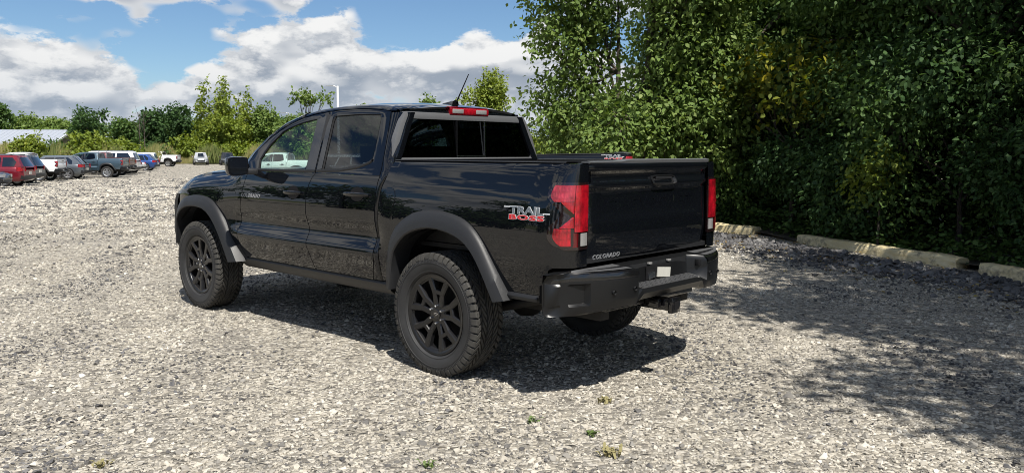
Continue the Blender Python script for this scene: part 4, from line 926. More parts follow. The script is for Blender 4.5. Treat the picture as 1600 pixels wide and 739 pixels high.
def make_car(style, mat):
    S = STY[style]; T = empty({'suv': 'suv', 'cross': 'crossover', 'big': 'large_suv', 'van': 'minivan', 'sedan': 'sedan'}[style])
    L2, W2 = S['L'] / 2, S['W'] / 2
    zb = pchip([(-L2, .42), (-L2 + .25, .30), (0, .26), (L2 - .3, .28), (L2, .40)])
    zt = pchip([(-L2, S['belt'] - .16), (-L2 + .08, S['belt'] - .04), (-L2 + .4, S['belt'] + .01), (S['b0'] - .2, S['belt']), (S['b0'] + .1, S['cowl']), (L2 - .45, S['hood'] - .04), (L2 - .12, S['hood'] - .16), (L2, S['hood'] - .32)])
    hw = pchip([(-L2, W2 * .82), (-L2 + .12, W2 * .92), (-L2 + .5, W2), (0, W2 * .985), (L2 - .7, W2 * .99), (L2 - .2, W2 * .88), (L2, W2 * .66)])
    rings = []
    for x in np.linspace(-L2, L2, 34):
        h = hw(x); b, t_ = zb(x), zt(x); m_ = b + (t_ - b) * .62
        half = [(h * .86, b), (h * .965, b + .10), (h * .985, b + (t_ - b) * .35), (h, m_), (h * .985, t_ - .09), (h * .93, t_ - .015), (h * .80, t_)]
        rings.append([(x, y, z) for y, z in half] + [(x, -y, z) for y, z in half[::-1]])
    body = MB().loft(rings).build('body', mat, T, angle=40)
    # greenhouse
    b0, b1, r0, r1, H, rw, bz = S['b0'], S['b1'], S['r0'], S['r1'], S['H'], S['roof_w'], S['belt'] - .03
    bw = W2 * .91
    def gp_(u, v, e=0.):                # u: 0 front .. 1 rear; v: 0 belt .. 1 roof edge
        x = (b0 + (b1 - b0) * u) * (1 - v) + (r0 + (r1 - r0) * u) * v; y = bw + (rw - bw) * v; z = bz + (H - .07 - bz) * v; return (x, y + e, z)
    top_ = []
    lev = []
    for v in (0, .5, 1.0):
        ring = [gp_(u, v) for u in np.linspace(0, 1, 14)]; xf, xr = ring[0][0], ring[-1][0]
        fr_ = [(xf + .16 * (1 - (y / ring[0][1]) ** 2), y, ring[0][2]) for y in np.linspace(-ring[0][1], ring[0][1], 9)[1:-1]]; rr_ = [(xr - .07 * (1 - (y / ring[0][1]) ** 2), y, ring[0][2]) for y in np.linspace(ring[0][1], -ring[0][1], 9)[1:-1]]
        lev.append(ring + rr_ + [(x, -y, z) for x, y, z in ring[::-1]] + fr_)
    cx_ = (r0 + r1) / 2
    lev.append([(cx_ + (p[0] - cx_) * .975, p[1] * .94, H - .025) for p in lev[-1]]); lev.append([(cx_ + (p[0] - cx_) * .80, p[1] * .70, H) for p in lev[2]]); lev.append([(cx_ + (p[0] - cx_) * .02, p[1] * .02, H + .008) for p in lev[2]])
    MB().grid(lev, False, True).build('cabin', mat, T, angle=40)
    for s in (1, -1):
        cuts = {'sedan': ((.13, .46), (.49, .86)), 'suv': ((.13, .40), (.43, .68), (.71, .95)), 'cross': ((.13, .43), (.46, .74), (.77, .90)), 'big': ((.10, .36), (.39, .64), (.67, .965)), 'van': ((.12, .38), (.41, .69), (.72, .96))}[style]
        for k, (u0, u1) in enumerate(cuts):
            last = k == len(cuts) - 1; pts = [(u0, .10), (u1, .10), (u1 - (.05 if last else .0), .90), (u0 + (.02 if k == 0 else 0), .90)]
            if last and style in ('suv', 'cross'): pts = [(u0, .10), (u1 - .06, .10), (u1, .50), (u1 - .04, .90), (u0, .90)]
            MB().cap([(x, y * s, z) for x, y, z in [gp_(u, v, .006) for u, v in pts]]).build('side_window', 'glass_car', T, smooth=False)
        # lamps
        z0 = S['lampz']; tl = S['tail']
        rows = [[(x, s * (hw(x) * .995 + .006), z) for x in (-L2 + .30, -L2 + .14, -L2 + .06)] + [(-L2 + .012, s * hw(-L2) * .94, z), (-L2 - .006, s * hw(-L2) * .70, z)] for z in (z0 - tl * .5, z0, z0 + tl * .35)]
        MB().grid(hem(rows, .03, 0)).build('tail_lamp', 'red_lens', T)
        rows = [[(x, s * (hw(x) + .008), z - (L2 - x) * -.02) for x in (L2 - .45, L2 - .25, L2 - .1)] + [(L2 + .006, s * hw(L2) * .96, z), (L2 + .02, s * hw(L2) * .55, z)] for z in (S['hood'] - .30, S['hood'] - .22, S['hood'] - .16)]
        MB().grid(rows).build('headlight', 'headlamp', T)
        m_ = MB().loft([[(b0 - .28, s * (W2 + .02), S['belt'] + .02), (b0 - .28, s * (W2 + .19), S['belt'] + .03), (b0 - .28, s * (W2 + .19), S['belt'] + .15), (b0 - .28, s * (W2 + .02), S['belt'] + .14)], [(b0 - .12, s * (W2 + .04), S['belt'] + .04), (b0 - .14, s * (W2 + .15), S['belt'] + .05), (b0 - .14, s * (W2 + .15), S['belt'] + .12), (b0 - .12, s * (W2 + .04), S['belt'] + .12)]]); m_.build('wing_mirror', mat, T, bevel=.02)
        for xa in (.12 * b0 + .2, -.75):
            MB().box((xa - .1, s * (W2 * .995 + .012), S['belt'] - .12), (.20, .03, .035)).build('handle', mat, T, bevel=.01)
        for ax_ in (S['axf'], S['axr']):
            rr = S['wr'] + .07; pts = [(ax_ + rr * math.cos(a), s * (W2 * 1.0 + .004), S['wr'] + rr * math.sin(a)) for a in np.linspace(R(-18), R(198), 26)]
            MB().cap(pts).build('wheel_arch', 'matte', T, smooth=False)
        MB().box((0, s * W2 * .965, .33), (S['axf'] - S['axr'] - .85, .06, .14)).build('sill', 'trim', T, bevel=.02)
        if style in ('suv', 'big'): MB().tube([(r0 - .15, s * (rw - .06), H - .01), (r0 - .3, s * (rw - .06), H + .035), (r1 + .4, s * (rw - .06), H + .035), (r1 + .2, s * (rw - .06), H - .01)], .018).build('roof_rail', 'trim' if mat != 'paint_white' else 'chrome', T)
    def facepane(xe0, xe1, z0_, z1_, w0_, w1_, bul, dx, name):
        rows = []
        for t in np.linspace(0, 1, 5): rows.append([(xe0 + (xe1 - xe0) * t + bul * (1 - q_ * q_) + dx, q_ * (w0_ + (w1_ - w0_) * t), z0_ + (z1_ - z0_) * t) for q_ in np.linspace(-1, 1, 9)])
        MB().grid(rows).build(name, 'glass_car', T)
    def mixv(a, b, t): return a + (b - a) * t
    facepane(mixv(b0, r0, .08), mixv(b0, r0, .92), mixv(bz, H - .07, .08), mixv(bz, H - .07, .92), mixv(bw, rw, .08) * .93, mixv(bw, rw, .92) * .93, .15, .014, 'windshield')
    facepane(mixv(b1, r1, .12), mixv(b1, r1, .90), mixv(bz, H - .07, .12), mixv(bz, H - .07, .90), mixv(bw, rw, .12) * .86, mixv(bw, rw, .90) * .86, -.06, -.016, 'rear_window')
    # bumpers, plate, grille
    MB().loft([[(x, y, z) for x, z in ((-L2 - .03 + .10 * abs(y / W2) ** 4, .40), (-L2 - .05 + .12 * abs(y / W2) ** 4, .46), (-L2 - .04 + .12 * abs(y / W2) ** 4, .60), (-L2 + .16, .62), (-L2 + .2, .38))] for y in np.linspace(-W2 * .90, W2 * .90, 15)]).build('rear_bumper', 'trim' if style != 'van' else mat, T)
    MB().box((-L2 - .03, 0, S['belt'] - .32), (.03, .34, .16)).build('license_plate', 'plate', T)
    MB().loft([[(L2 + .05 - .26 * abs(y / W2) ** 2.5 + dx, y, z) for dx, z in ((-.12, .28), (0, .34), (.0, .46), (-.15, .48))] for y in np.linspace(-W2 * .86, W2 * .86, 13)]).build('front_bumper', 'trim', T)
    MB().loft([[(L2 + .022 - .10 * abs(y / W2) ** 2.5 + dx, y, z) for dx, z in ((-.05, .52), (0, .53), (-.005, S['hood'] - .30), (-.06, S['hood'] - .29))] for y in np.linspace(-W2 * .52, W2 * .52, 9)]).build('grille', 'gloss_black', T)
    key = S['wr']
    for i, (x, s) in enumerate(((S['axf'], 1), (S['axr'], 1), (S['axf'], -1), (S['axr'], -1))):
        if key not in WHEELS: WHEELS[key] = small_wheel(key, .23); o = WHEELS[key]
        else: o = copy_tree(WHEELS[key])
        o.parent = T; o.location = (x, s * (W2 - .005), key); o.rotation_euler = (0, R(31 * i), 0 if s > 0 else math.pi)
    return T
ROW_HEAD = R(52)
def park_by_tail(T, px, depth, head, back, label, cat, grp='vehicles parked along the far edge of the lot'):
    p = at(px, depth); h = Vector((math.cos(head), math.sin(head), 0)); c = p + h * back
    T.location = (c.x, c.y, ground_z(c.x, c.y) + .004); T.rotation_euler = (0, 0, head); tag(T, label, cat, grp); return T
def pickup_copy(paint_name, px, depth, head, label, silver=True, back=1.1):
    T = copy_tree(truck); tb = {'black_paint': paint_name}
    if silver: tb.update({'rim_black': 'rim_silver'})
    recolour(T, tb)
    for o in tree_of(T):
        if o.name.startswith(('decal', 'lettering')): bpy.data.objects.remove(o)
    return park_by_tail(T, px, depth, head, back, label, 'pickup truck')
park_by_tail(make_car('sedan', 'paint_jet'), 17, 41, R(235), -2.4, 'black car cut off by the left edge of the photo', 'car')
park_by_tail(make_car('suv', 'paint_red'), 52, 45, ROW_HEAD, 2.35, 'dark red SUV at the near end of the parked row', 'suv')
park_by_tail(make_car('suv', 'paint_graphite'), 68, 49, ROW_HEAD, 2.35, 'charcoal SUV between the red SUV and the white pickup', 'suv')
pickup_copy('paint_white', 104, 53, ROW_HEAD, 'white pickup with silver wheels beside the charcoal SUV')
park_by_tail(make_car('cross', 'paint_slate'), 142, 57, ROW_HEAD, 2.3, 'dark grey crossover parked between white and blue grey pickups', 'crossover')
pickup_copy('paint_blue_slate', 203, 60, ROW_HEAD, 'blue grey pickup with silver wheels, longest in the parked row')
pickup_copy('paint_wine', 213, 65, ROW_HEAD, 'dark red pickup tail showing just behind the blue grey pickup')
park_by_tail(make_car('big', 'paint_white'), 221, 69, ROW_HEAD, 2.8, 'big white SUV with long roof behind the blue grey pickup', 'suv')
park_by_tail(make_car('sedan', 'paint_white'), 229, 72, ROW_HEAD, 2.4, 'white sedan tail beyond the big white SUV', 'sedan')
park_by_tail(make_car('cross', 'paint_blue'), 252, 80, ROW_HEAD, 2.3, 'bright blue crossover near the far end of the row', 'crossover')
park_by_tail(make_car('van', 'paint_white'), 250, 88, ROW_HEAD, 2.5, 'white minivan roof showing behind the blue crossover', 'minivan')
pickup_copy('paint_white', 285, 100, R(50), 'white pickup alone at the far end of the row, beside tall grass')
park_by_tail(make_car('suv', 'paint_silver'), 318, 112, R(156), 0, 'silver SUV facing the camera before the tall grass', 'suv')
park_by_tail(make_car('suv', 'paint_jet'), 359, 112, R(156), 0, 'black SUV facing the camera, half hidden by the door mirror', 'suv')
pickup_copy('paint_white', 500, 50, R(40), 'white pickup seen through the front windows of the black pickup', back=1.1)
park_by_tail(make_car('suv', 'paint_white'), 585, 47, R(40), 2.4, 'white SUV seen through the rear side windows of the black pickup', 'suv')
# the second black pickup behind the bed of the first
T2 = copy_tree(truck); _h = R(44); _p = at(981, 12.0); T2.location = (_p.x + math.cos(_h) * 1.0 + math.sin(_h) * .85, _p.y + math.sin(_h) * 1.0 - math.cos(_h) * .85, .015); T2.rotation_euler = (0, R(1.1), _h); tag(T2, 'second black pickup, only its bed top showing behind the first', 'pickup truck')
for o in tree_of(T2):
    if o.name.startswith('tail_lamp'): o.location.z += .085
    if o.name.startswith('decal'): o.location.z += .245; o.location.y -= .055

# ------------------------------------------------------------------ barn and lamp posts
def barn():
    T = empty('barn', at(-60, 125)); ang = math.atan2(RT.y, RT.x); T.rotation_euler = (0, 0, ang)
    L, Wd, h, rh = 36., 13., 2.6, 5.05
    x1 = 0.; M['roof_metal'] = pmat('roof_metal', (.40, .43, .48), .5, metal=.3); M['barn_wall'] = pmat('barn_wall', (.42, .33, .28), .8, var=.15)
    base = at(118, 125); T.location = base
    MB().prism([(-Wd / 2, 0), (Wd / 2, 0), (Wd / 2, h), (0, rh - .1), (-Wd / 2, h)], lambda y, z: (-L, y, z), lambda y, z: (0, y, z)).build('wall', 'barn_wall', T, smooth=False)
    for s in (-1, 1):
        r_ = MB(); r_.loft([[(x, s * .0, rh), (x, s * (Wd / 2 + .5), h - .2), (x, s * (Wd / 2 + .5), h - .30), (x, 0, rh - .1)] for x in (-L - .5, .5)]); ro_ = r_.build('roof', 'roof_metal', T, smooth=False)
        for k in range(48):
            x = -L + k * L / 47; MB().loft([[(x + dx, s * .02, rh + .03), (x + dx, s * (Wd / 2 + .5), h - .17)] + [(x + dx, s * (Wd / 2 + .5), h - .2), (x + dx, s * .02, rh)] for dx in (-.03, .03)]).build('roof_rib', 'roof_metal', ro_, smooth=False)
        MB().loft([[(x, 0, rh + .06), (x, s * (Wd / 2 + .55), h - .14), (x, s * (Wd / 2 + .55), h - .42), (x, 0, rh - .22)] for x in (.5, .62)]).build('gable_trim', 'paint_white', T, smooth=False)
    tag(T, 'low barn with long grey metal roof behind the bushes', 'barn')
barn()
M['pole'] = pmat('pole', (.74, .76, .78), .5)
def lamp_post(px, depth, h, arm, label):
    T = empty('lamp_post', at(px, depth)); T.rotation_euler = (0, 0, math.atan2(RT.y, RT.x))
    MB().tube([(0, 0, 0), (0, 0, h)], [.17, .13], 12).build('pole', 'pole', T)
    MB().box((0, 0, .2), (.45, .45, .4)).build('base', 'pole', T, bevel=.03)
    MB().tube([(0, 0, h - .15), (-.35, 0, h - .02), (-arm + .7, 0, h)], [.05, .05, .05], 8).build('arm', 'pole', T)
    MB().loft([[(-arm + .75, y, h - .04) for y in (-.16, .16)] + [(-arm + .75, y, h + .08) for y in (.12, -.12)], [(-arm - .1, y, h - .03) for y in (-.16, .16)] + [(-arm - .1, y, h + .04) for y in (.12, -.12)]]).build('lamp_head', 'slate_lamp', T)
    tag(T, label, 'lamp post', 'lot lamp posts')
M['slate_lamp'] = pmat('slate_lamp', (.16, .17, .18), .5)
lamp_post(532, 92, height_at(137, 92) + .56, 1.2, 'tall white lamp post rising above the black pickup roof')
lamp_post(456, 140, height_at(178, 140) + .56, 1.2, 'thinner lamp post seen through the driver window')
# ------------------------------------------------------------------ trees and shrubs
def leaf_material(name, stops, trans=.32, rough=.62):
    m = bpy.data.materials.new(name); m.use_nodes = True; t = m.node_tree; p = t.nodes['Principled BSDF']; o = t.nodes['Material Output']
    a = N(t, 'ShaderNodeAttribute'); a.attribute_name = 'hue'; r = N(t, 'ShaderNodeValToRGB'); t.links.new(a.outputs['Fac'], r.inputs[0]); el = r.color_ramp.elements
    for k, (pos, c) in enumerate(stops):
        q = el[k] if k < 2 else el.new(pos)
        q.position = pos; q.color = (*c, 1)
    t.links.new(r.outputs[0], p.inputs['Base Color']); p.inputs['Roughness'].default_value = rough; p.inputs['Specular IOR Level'].default_value = .25
    tr = N(t, 'ShaderNodeBsdfTranslucent'); mx = N(t, 'ShaderNodeMixShader'); mx.inputs[0].default_value = trans
    hs = N(t, 'ShaderNodeHueSaturation'); hs.inputs['Hue'].default_value = .485; hs.inputs['Saturation'].default_value = 1.15; hs.inputs['Value'].default_value = 1.35; t.links.new(r.outputs[0], hs.inputs['Color']); t.links.new(hs.outputs[0], tr.inputs[0])
    t.links.new(p.outputs[0], mx.inputs[1]); t.links.new(tr.outputs[0], mx.inputs[2]); t.links.new(mx.outputs[0], o.inputs[0]); return m
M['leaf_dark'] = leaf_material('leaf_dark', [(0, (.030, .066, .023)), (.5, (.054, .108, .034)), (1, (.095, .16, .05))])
M['leaf_mid'] = leaf_material('leaf_mid', [(0, (.044, .088, .022)), (.5, (.080, .145, .038)), (1, (.14, .205, .06))])
M['leaf_light'] = leaf_material('leaf_light', [(0, (.08, .13, .030)), (.5, (.15, .225, .055)), (1, (.24, .30, .095))])
M['leaf_yellow'] = leaf_material('leaf_yellow', [(0, (.07, .115, .022)), (.5, (.16, .19, .03)), (1, (.40, .33, .03))])
M['leaf_lime'] = leaf_material('leaf_lime', [(0, (.105, .15, .022)), (.5, (.19, .25, .040)), (1, (.29, .33, .070))])
M['bark'] = pmat('bark', (.075, .060, .048), .9, bump=(14, .8, .03), var=.35)
def norm(a): return a / np.maximum(1e-9, np.linalg.norm(a, axis=1, keepdims=True))
def leaf_object(name, P, A, Nn, S, hue, mat, parent, wid=.30, fine=False):
    n = len(P); A = norm(A); Sd = norm(np.cross(A, Nn)); Up = np.cross(Sd, A); S = S[:, None]
    if fine: prof = ((0, 0, 0), (.26, .82, .06), (.60, .90, .04), (1, 0, -.14), (.60, -.90, .04), (.26, -.82, .06))      # an ovate blade
    else: prof = ((0, 0, 0), (.45, 1, .07), (1, 0, -.12), (.45, -1, .07))
    k = len(prof); V = np.empty((n, k, 3), np.float32)
    for i, (a_, b_, c_) in enumerate(prof): V[:, i] = P + A * S * a_ + Sd * S * (wid * b_) + Up * S * c_
    me = bpy.data.meshes.new(name); me.vertices.add(n * k); me.vertices.foreach_set('co', V.ravel()); me.loops.add(n * k); me.loops.foreach_set('vertex_index', np.arange(n * k, dtype=np.int32))
    me.polygons.add(n); me.polygons.foreach_set('loop_start', np.arange(0, n * k, k, dtype=np.int32)); me.polygons.foreach_set('loop_total', np.full(n, k, np.int32))
    at_ = me.attributes.new('hue', 'FLOAT', 'POINT'); at_.data.foreach_set('value', np.repeat(hue, k).astype(np.float32)); me.update(); me.validate()
    me.materials.append(M[mat]); o = bpy.data.objects.new(name, me); COL.objects.link(o); o.parent = parent; return o
def crown(name, lobes, n_spray, per, leaf, slen, mat, parent, rg, shell=.55, droop=.25, hshift=0., flat=0., wid=.30, fine=False):
    C_ = np.array([l[0] for l in lobes], float); Rr = np.array([l[1] for l in lobes], float); pv = (Rr.prod(1)) ** (2 / 3); pv /= pv.sum()
    k = rg.choice(len(lobes), n_spray, p=pv); d = norm(rg.normal(size=(n_spray, 3))); rad = (shell ** 3 + rg.random(n_spray) * (1 - shell ** 3)) ** (1 / 3)
    # knobbly outline: every lobe swells and shrinks with direction
    ph = rg.uniform(0, 6.28, (len(lobes), 3)); kn = 1 + .16 * np.sin(d[:, 0] * 5 + ph[k, 0]) * np.sin(d[:, 1] * 5 + ph[k, 1]) + .12 * np.sin(d[:, 2] * 7 + ph[k, 2] + d[:, 0] * 4)
    base = C_[k] + d * Rr[k] * (rad * kn)[:, None]
    sd_ = norm(d * np.array([1, 1, .6]) + rg.normal(size=d.shape) * .55 + np.array([0, 0, -droop])); sl = slen * rg.uniform(.6, 1.35, n_spray); hs = rg.normal(.45 + hshift, .17, n_spray)
    t = rg.random((n_spray, per)); P = base[:, None] + sd_[:, None] * (t * sl[:, None])[..., None] + rg.normal(size=(n_spray, per, 3)) * (slen * .16); P = P.reshape(-1, 3)
    A = (sd_[:, None] * .6 + rg.normal(size=(n_spray, per, 3)) * .65 + np.array([0, 0, -.25])).reshape(-1, 3)
    Nn = (np.array([0, 0, 1.]) * (.8 + flat) + rg.normal(size=(n_spray, per, 3)) * .55 + d[:, None] * .35).reshape(-1, 3)
    hue = np.clip(np.repeat(hs, per) + rg.normal(0, .13, n_spray * per), 0, 1); S = leaf * rg.uniform(.65, 1.3, n_spray * per)
    return leaf_object(name, P, A, Nn, S, hue, mat, parent, wid, fine)
def trunk(parent, top, r, lobes, rg, lean=(0, 0), base=(0, 0), max_l=9, start=.25):
    mb = MB(); pts = []; n = 6
    for i in range(n + 1): t = i / n; pts.append((base[0] + lean[0] * t + rg.normal() * .03 * top * .1, base[1] + lean[1] * t + rg.normal() * .03 * top * .1, top * t))
    mb.tube(pts, [r * (1.25 if i == 0 else 1 - .75 * i / n) for i in range(n + 1)], 9)
    for (c, rr) in lobes[:max_l]:
        t = rg.uniform(start, .8); s0 = np.array(pts[int(t * n)]); c = np.array(c, float); mid = s0 * .45 + c * .55 + np.array([0, 0, -.12 * np.linalg.norm(c - s0)]); rb = r * .42
        mb.tube([tuple(s0), tuple(mid), tuple(c)], [rb, rb * .6, rb * .2], 6)
        for _ in range(3):
            e = c + norm(rg.normal(size=(1, 3)))[0] * np.array(rr) * .85; mb.tube([tuple(mid), tuple((mid + e) / 2 + rg.normal(size=3) * .1), tuple(e)], [rb * .4, rb * .25, rb * .08], 5)
    return mb.build('trunk', 'bark', parent)
def far_tree(px, depth, top_py, hw_px, mat, label, seed, kind='round', name='tree', grp='trees along the far edge of the lot', leaf=None, dens=1., bottom=.12, tall=None):
    rg = np.random.default_rng(seed); p = at(px, depth); h = (height_at(top_py, depth) - p.z) if tall is None else tall; w_ = hw_px * depth / FPX; T = empty(name, p); lobes = []
    if kind == 'round':
        for _ in range(11):
            a, z = rg.uniform(0, 6.28), rg.uniform(bottom + .1, .86); q = math.sqrt(max(.05, 1 - ((z - .45) / .55) ** 2)); r_ = rg.uniform(0, .72) * q * w_; s_ = w_ * rg.uniform(.30, .48); lobes.append(((r_ * math.cos(a), r_ * math.sin(a), z * h), (s_, s_, min(s_, h * .16))))
        lobes.append(((0, 0, .80 * h), (w_ * .42, w_ * .42, h * .19)))
    elif kind == 'spire':
        for k in range(7):
            x = (k / 6 - .5) * 1.5 * w_; hh = h * (.62 + .38 * rg.random()) if k not in (2, 3) else h * (1. if k == 2 else .97); yy = rg.normal() * w_ * .25
            for z in np.linspace(.15, .93, 6): lobes.append(((x + rg.normal() * .2, yy, z * hh), (w_ * .27 * (1.15 - z * .85), w_ * .27 * (1.15 - z * .85), hh * .10)))
    elif kind == 'sparse':
        for _ in range(9):
            a, z = rg.uniform(0, 6.28), rg.uniform(.45, .93); r_ = rg.uniform(.1, .8) * w_; s_ = w_ * rg.uniform(.18, .30); lobes.append(((r_ * math.cos(a), r_ * math.sin(a), z * h), (s_, s_, s_ * .8)))
    elif kind == 'bush':
        for _ in range(9):
            a, z = rg.uniform(0, 6.28), rg.uniform(.15, .70); r_ = rg.uniform(0, .75) * w_; s_ = w_ * rg.uniform(.28, .42); lobes.append(((r_ * math.cos(a), r_ * math.sin(a), z * h), (s_, s_, min(s_, h * .30))))
    lf = leaf or max(.16, .0030 * depth); area = sum(l[1][0] * l[1][2] for l in lobes); ns = int(min(6500, dens * 6.5 * area / (lf * lf)))
    crown('crown', lobes, max(120, ns), 6, lf * 1.15, lf * 2.2, mat, T, rg, .35, .1, wid=.36)
    trunk(T, h * (.75 if kind != 'bush' else .4), max(.06, .022 * h), lobes, rg, max_l=8)
    tag(T, label, 'tree' if kind != 'bush' else 'bush', grp); return T
far_tree(2, 150, 160, 30, 'leaf_mid', 'rounded tree at the left edge behind the barn', 1)
far_tree(55, 165, 184, 42, 'leaf_light', 'low light green tree over the barn roof', 2, bottom=.3)
far_tree(98, 165, 190, 36, 'leaf_light', 'low pale tree above the right end of the barn roof', 3, bottom=.3)
far_tree(141, 120, 172, 36, 'leaf_dark', 'open branched dark tree right of the barn', 4, 'sparse', dens=1.5)
far_tree(139, 122, 190, 26, 'leaf_mid', 'dense lower tree below the open branched dark tree', 5)
far_tree(203, 122, 187, 28, 'leaf_mid', 'green tree between the barn and the tall dark tree', 6)
far_tree(250, 134, 172, 30, 'leaf_dark', 'tall dark tree, left one of the dark pair', 7)
far_tree(290, 132, 168, 36, 'leaf_dark', 'tall dark tree next to the spiky poplars', 8)
far_tree(346, 128, 128, 34, 'leaf_lime', 'light green poplars with spiky tops, tallest at the lot edge', 9, 'spire', dens=1.3)
far_tree(385, 130, 146, 22, 'leaf_lime', 'slimmer light poplar beside the tallest spiky poplars', 19, 'spire')
far_tree(352, 126, 182, 42, 'leaf_lime', 'broad light green tree under the spiky poplars', 10)
far_tree(420, 130, 167, 34, 'leaf_light', 'light green tree left of the pickup windshield', 11)
far_tree(487, 135, 143, 32, 'leaf_light', 'thin airy tree above the pickup front roof', 12, 'sparse', dens=1.2)
far_tree(470, 120, 185, 40, 'leaf_light', 'tree behind the windshield pillar of the black pickup', 13)
far_tree(560, 150, 170, 60, 'leaf_light', 'tree hidden low behind the pickup cab', 14)
far_tree(672, 140, 150, 18, 'leaf_light', 'small treetop peeking over the pickup roof', 15)
far_tree(768, 62, 108, 44, 'leaf_lime', 'airy light green tree behind the cab, right of the antenna', 16, dens=.8, bottom=.2)
far_tree(838, 40, 178, 30, 'leaf_lime', 'light green shrub at the gap right of the cab', 17, 'bush', 'bush')
far_tree(880, 46, 165, 45, 'leaf_light', 'light green bush beyond the pickup bed', 18, 'bush', 'bush')
bushes = [(20, 96, 222, 30, 'leaf_lime', 'lime bush under the barn roof at the left edge'), (58, 92, 206, 34, 'leaf_lime', 'lime bush standing in front of the barn roof'), (108, 96, 222, 30, 'leaf_mid', 'green bush at the right end of the barn'), (152, 92, 208, 38, 'leaf_lime', 'large lime bush above the blue grey pickup cab'), (196, 98, 214, 30, 'leaf_lime', 'lime bush above the big white SUV'), (235, 116, 224, 30, 'leaf_mid', 'green bush above the blue crossover'), (288, 122, 211, 26, 'leaf_lime', 'lime bush above the lone white pickup'), (325, 124, 222, 26, 'leaf_lime', 'lime bush behind the silver SUV'), (378, 124, 220, 30, 'leaf_lime', 'lime bush behind the black SUV'), (425, 126, 220, 34, 'leaf_light', 'light bush behind the driver window')]
for i, (px, dp, tp_, hw_, mt_, lb) in enumerate(bushes): far_tree(px, dp, tp_, hw_, mt_, lb, 40 + i, 'bush', 'bush', 'bushes along the far edge of the lot')
back_labels = ['behind the barn at the left edge', 'over the left half of the barn roof', 'over the right half of the barn roof', 'behind the open branched dark tree', 'behind the dead saplings', 'behind the dark tree pair', 'behind the spiky poplars', 'behind the slim poplar', 'behind the pickup windshield', 'behind the pickup front roof']
for i, (px, tp_) in enumerate(((-8, 190), (45, 192), (95, 192), (150, 192), (205, 195), (262, 196), (320, 192), (385, 186), (440, 184), (500, 182))):
    far_tree(px, 175, tp_, 42, ('leaf_mid', 'leaf_light')[i % 2], 'rounded background tree ' + back_labels[i], 120 + i, 'round', 'tree', 'background tree belt', dens=1.2, bottom=.0)
# bare dead saplings between the trees
for px in (226, 233):
    T = empty('dead_tree', at(px, 112)); mb = MB(); h = height_at(176, 112) + .56; rg = random.Random(px); mb.tube([(0, 0, 0), (.1, 0, h * .5), (.0, 0, h)], [.09, .06, .02], 6)
    for _ in range(9): z = rg.uniform(.4, .9) * h; a = rg.uniform(0, 6.28); l = rg.uniform(.5, 1.4); mb.tube([(.05, 0, z), (l * math.cos(a), l * math.sin(a), z + l * 1.2)], [.03, .01], 5)
    mb.build('trunk', 'bark', T); tag(T, 'bare dead sapling left of the dark tree pair' if px == 226 else 'bare dead sapling touching the dark tree pair', 'tree', 'dead saplings')
# tall grass along the far edge
M['tall_grass'] = leaf_material('tall_grass', [(0, (.10, .13, .035)), (.5, (.20, .20, .07)), (1, (.33, .27, .12))], .25)
rg = np.random.default_rng(77); n = 42000; px = rg.uniform(-20, 640, n); dp = rg.uniform(117, 130, n) - np.where(px < 250, rg.uniform(12, 30, n), 0); D3 = np.array(FW)[None] * dp[:, None] + np.array(RT)[None] * ((px - 800) / FPX * dp)[:, None]; G = np.array(CAM_POS)[None] + D3; G[:, 2] = -.56
hh = rg.uniform(.9, 2.2, n) * (1 + .5 * np.sin(px * .08)) ; A = np.c_[rg.normal(0, .18, (n, 2)), np.ones(n)]; Nn = np.c_[np.tile([-FW.x, -FW.y], (n, 1)) + rg.normal(0, .4, (n, 2)), np.zeros(n) + .1]
hue = np.clip(.35 + .35 * np.sin(px * .045 + 1.6) + rg.normal(0, .2, n), 0, 1); tgs = leaf_object('tall_grass', G, A, Nn, hh, hue, 'tall_grass', None, .028); tag(tgs, 'tall dry and green grass along the far lot edge', 'grass', kind='stuff')

# ---- the wood along the right side of the lot
D_ = np.array([-.884, .467]); NL = np.array([.467, .884]); O0 = np.array([4.4, -9.5])
def row_pt(t, off): q = O0 + D_ * t + NL * off; return (float(q[0]), float(q[1]), 0.)
def near_tree(t, off, h, lobes, mat, label, seed, n_spray, leaf=.105, slen=.42, per=9, r=.16, shell=.45, droop=.35, name='tree', cat='tree', grp='trees of the wood beside the lot', hshift=0., tl=9, fine=False):
    rg = np.random.default_rng(seed); T = empty(name, row_pt(t, off)); crown('crown', lobes, n_spray, per, leaf, slen, mat, T, rg, shell, droop, hshift, fine=fine); trunk(T, h, r, lobes, rg, max_l=tl); tag(T, label, cat, grp); return T
def blob(rg, n, w_, z0, z1, s, fwd=0.):
    L = []
    for _ in range(n):
        a = rg.uniform(0, 6.28); r_ = w_ * math.sqrt(rg.random()); k = s * rg.uniform(.7, 1.25); L.append(((r_ * math.cos(a) + NL[0] * fwd, r_ * math.sin(a) + NL[1] * fwd, rg.uniform(z0, z1)), (k, k, k * .75)))
    return L
M['litter'] = pmat('litter', (.045, .036, .024), .95, bump=(9, .8, .05), var=.5)
ff = MB().grid([[(*row_pt(t, off)[:2], .03 + .05 * math.sin(t * 1.3 + off)) for t in np.linspace(-14, 26, 60)] for off in np.linspace(-.35, -26, 24)]).build('forest_floor', 'litter'); tag(ff, kind='structure')
near_labels = ['leafy shrub beside the bed of the black pickup', 'dark shrub behind the kerb block near the tailgate', 'shrub above the gap between first and second kerb blocks', 'dark shrub at the left end of the long kerb block', 'shrub over the middle of the long kerb block', 'shrub leaning over the right half of the long kerb block', 'shrub at the gap before the last kerb block', 'dark shrub behind the kerb block at the right edge', 'shrub cut by the right edge of the photo', 'shrub outside the right edge of the photo', 'shrub farther along outside the photo']
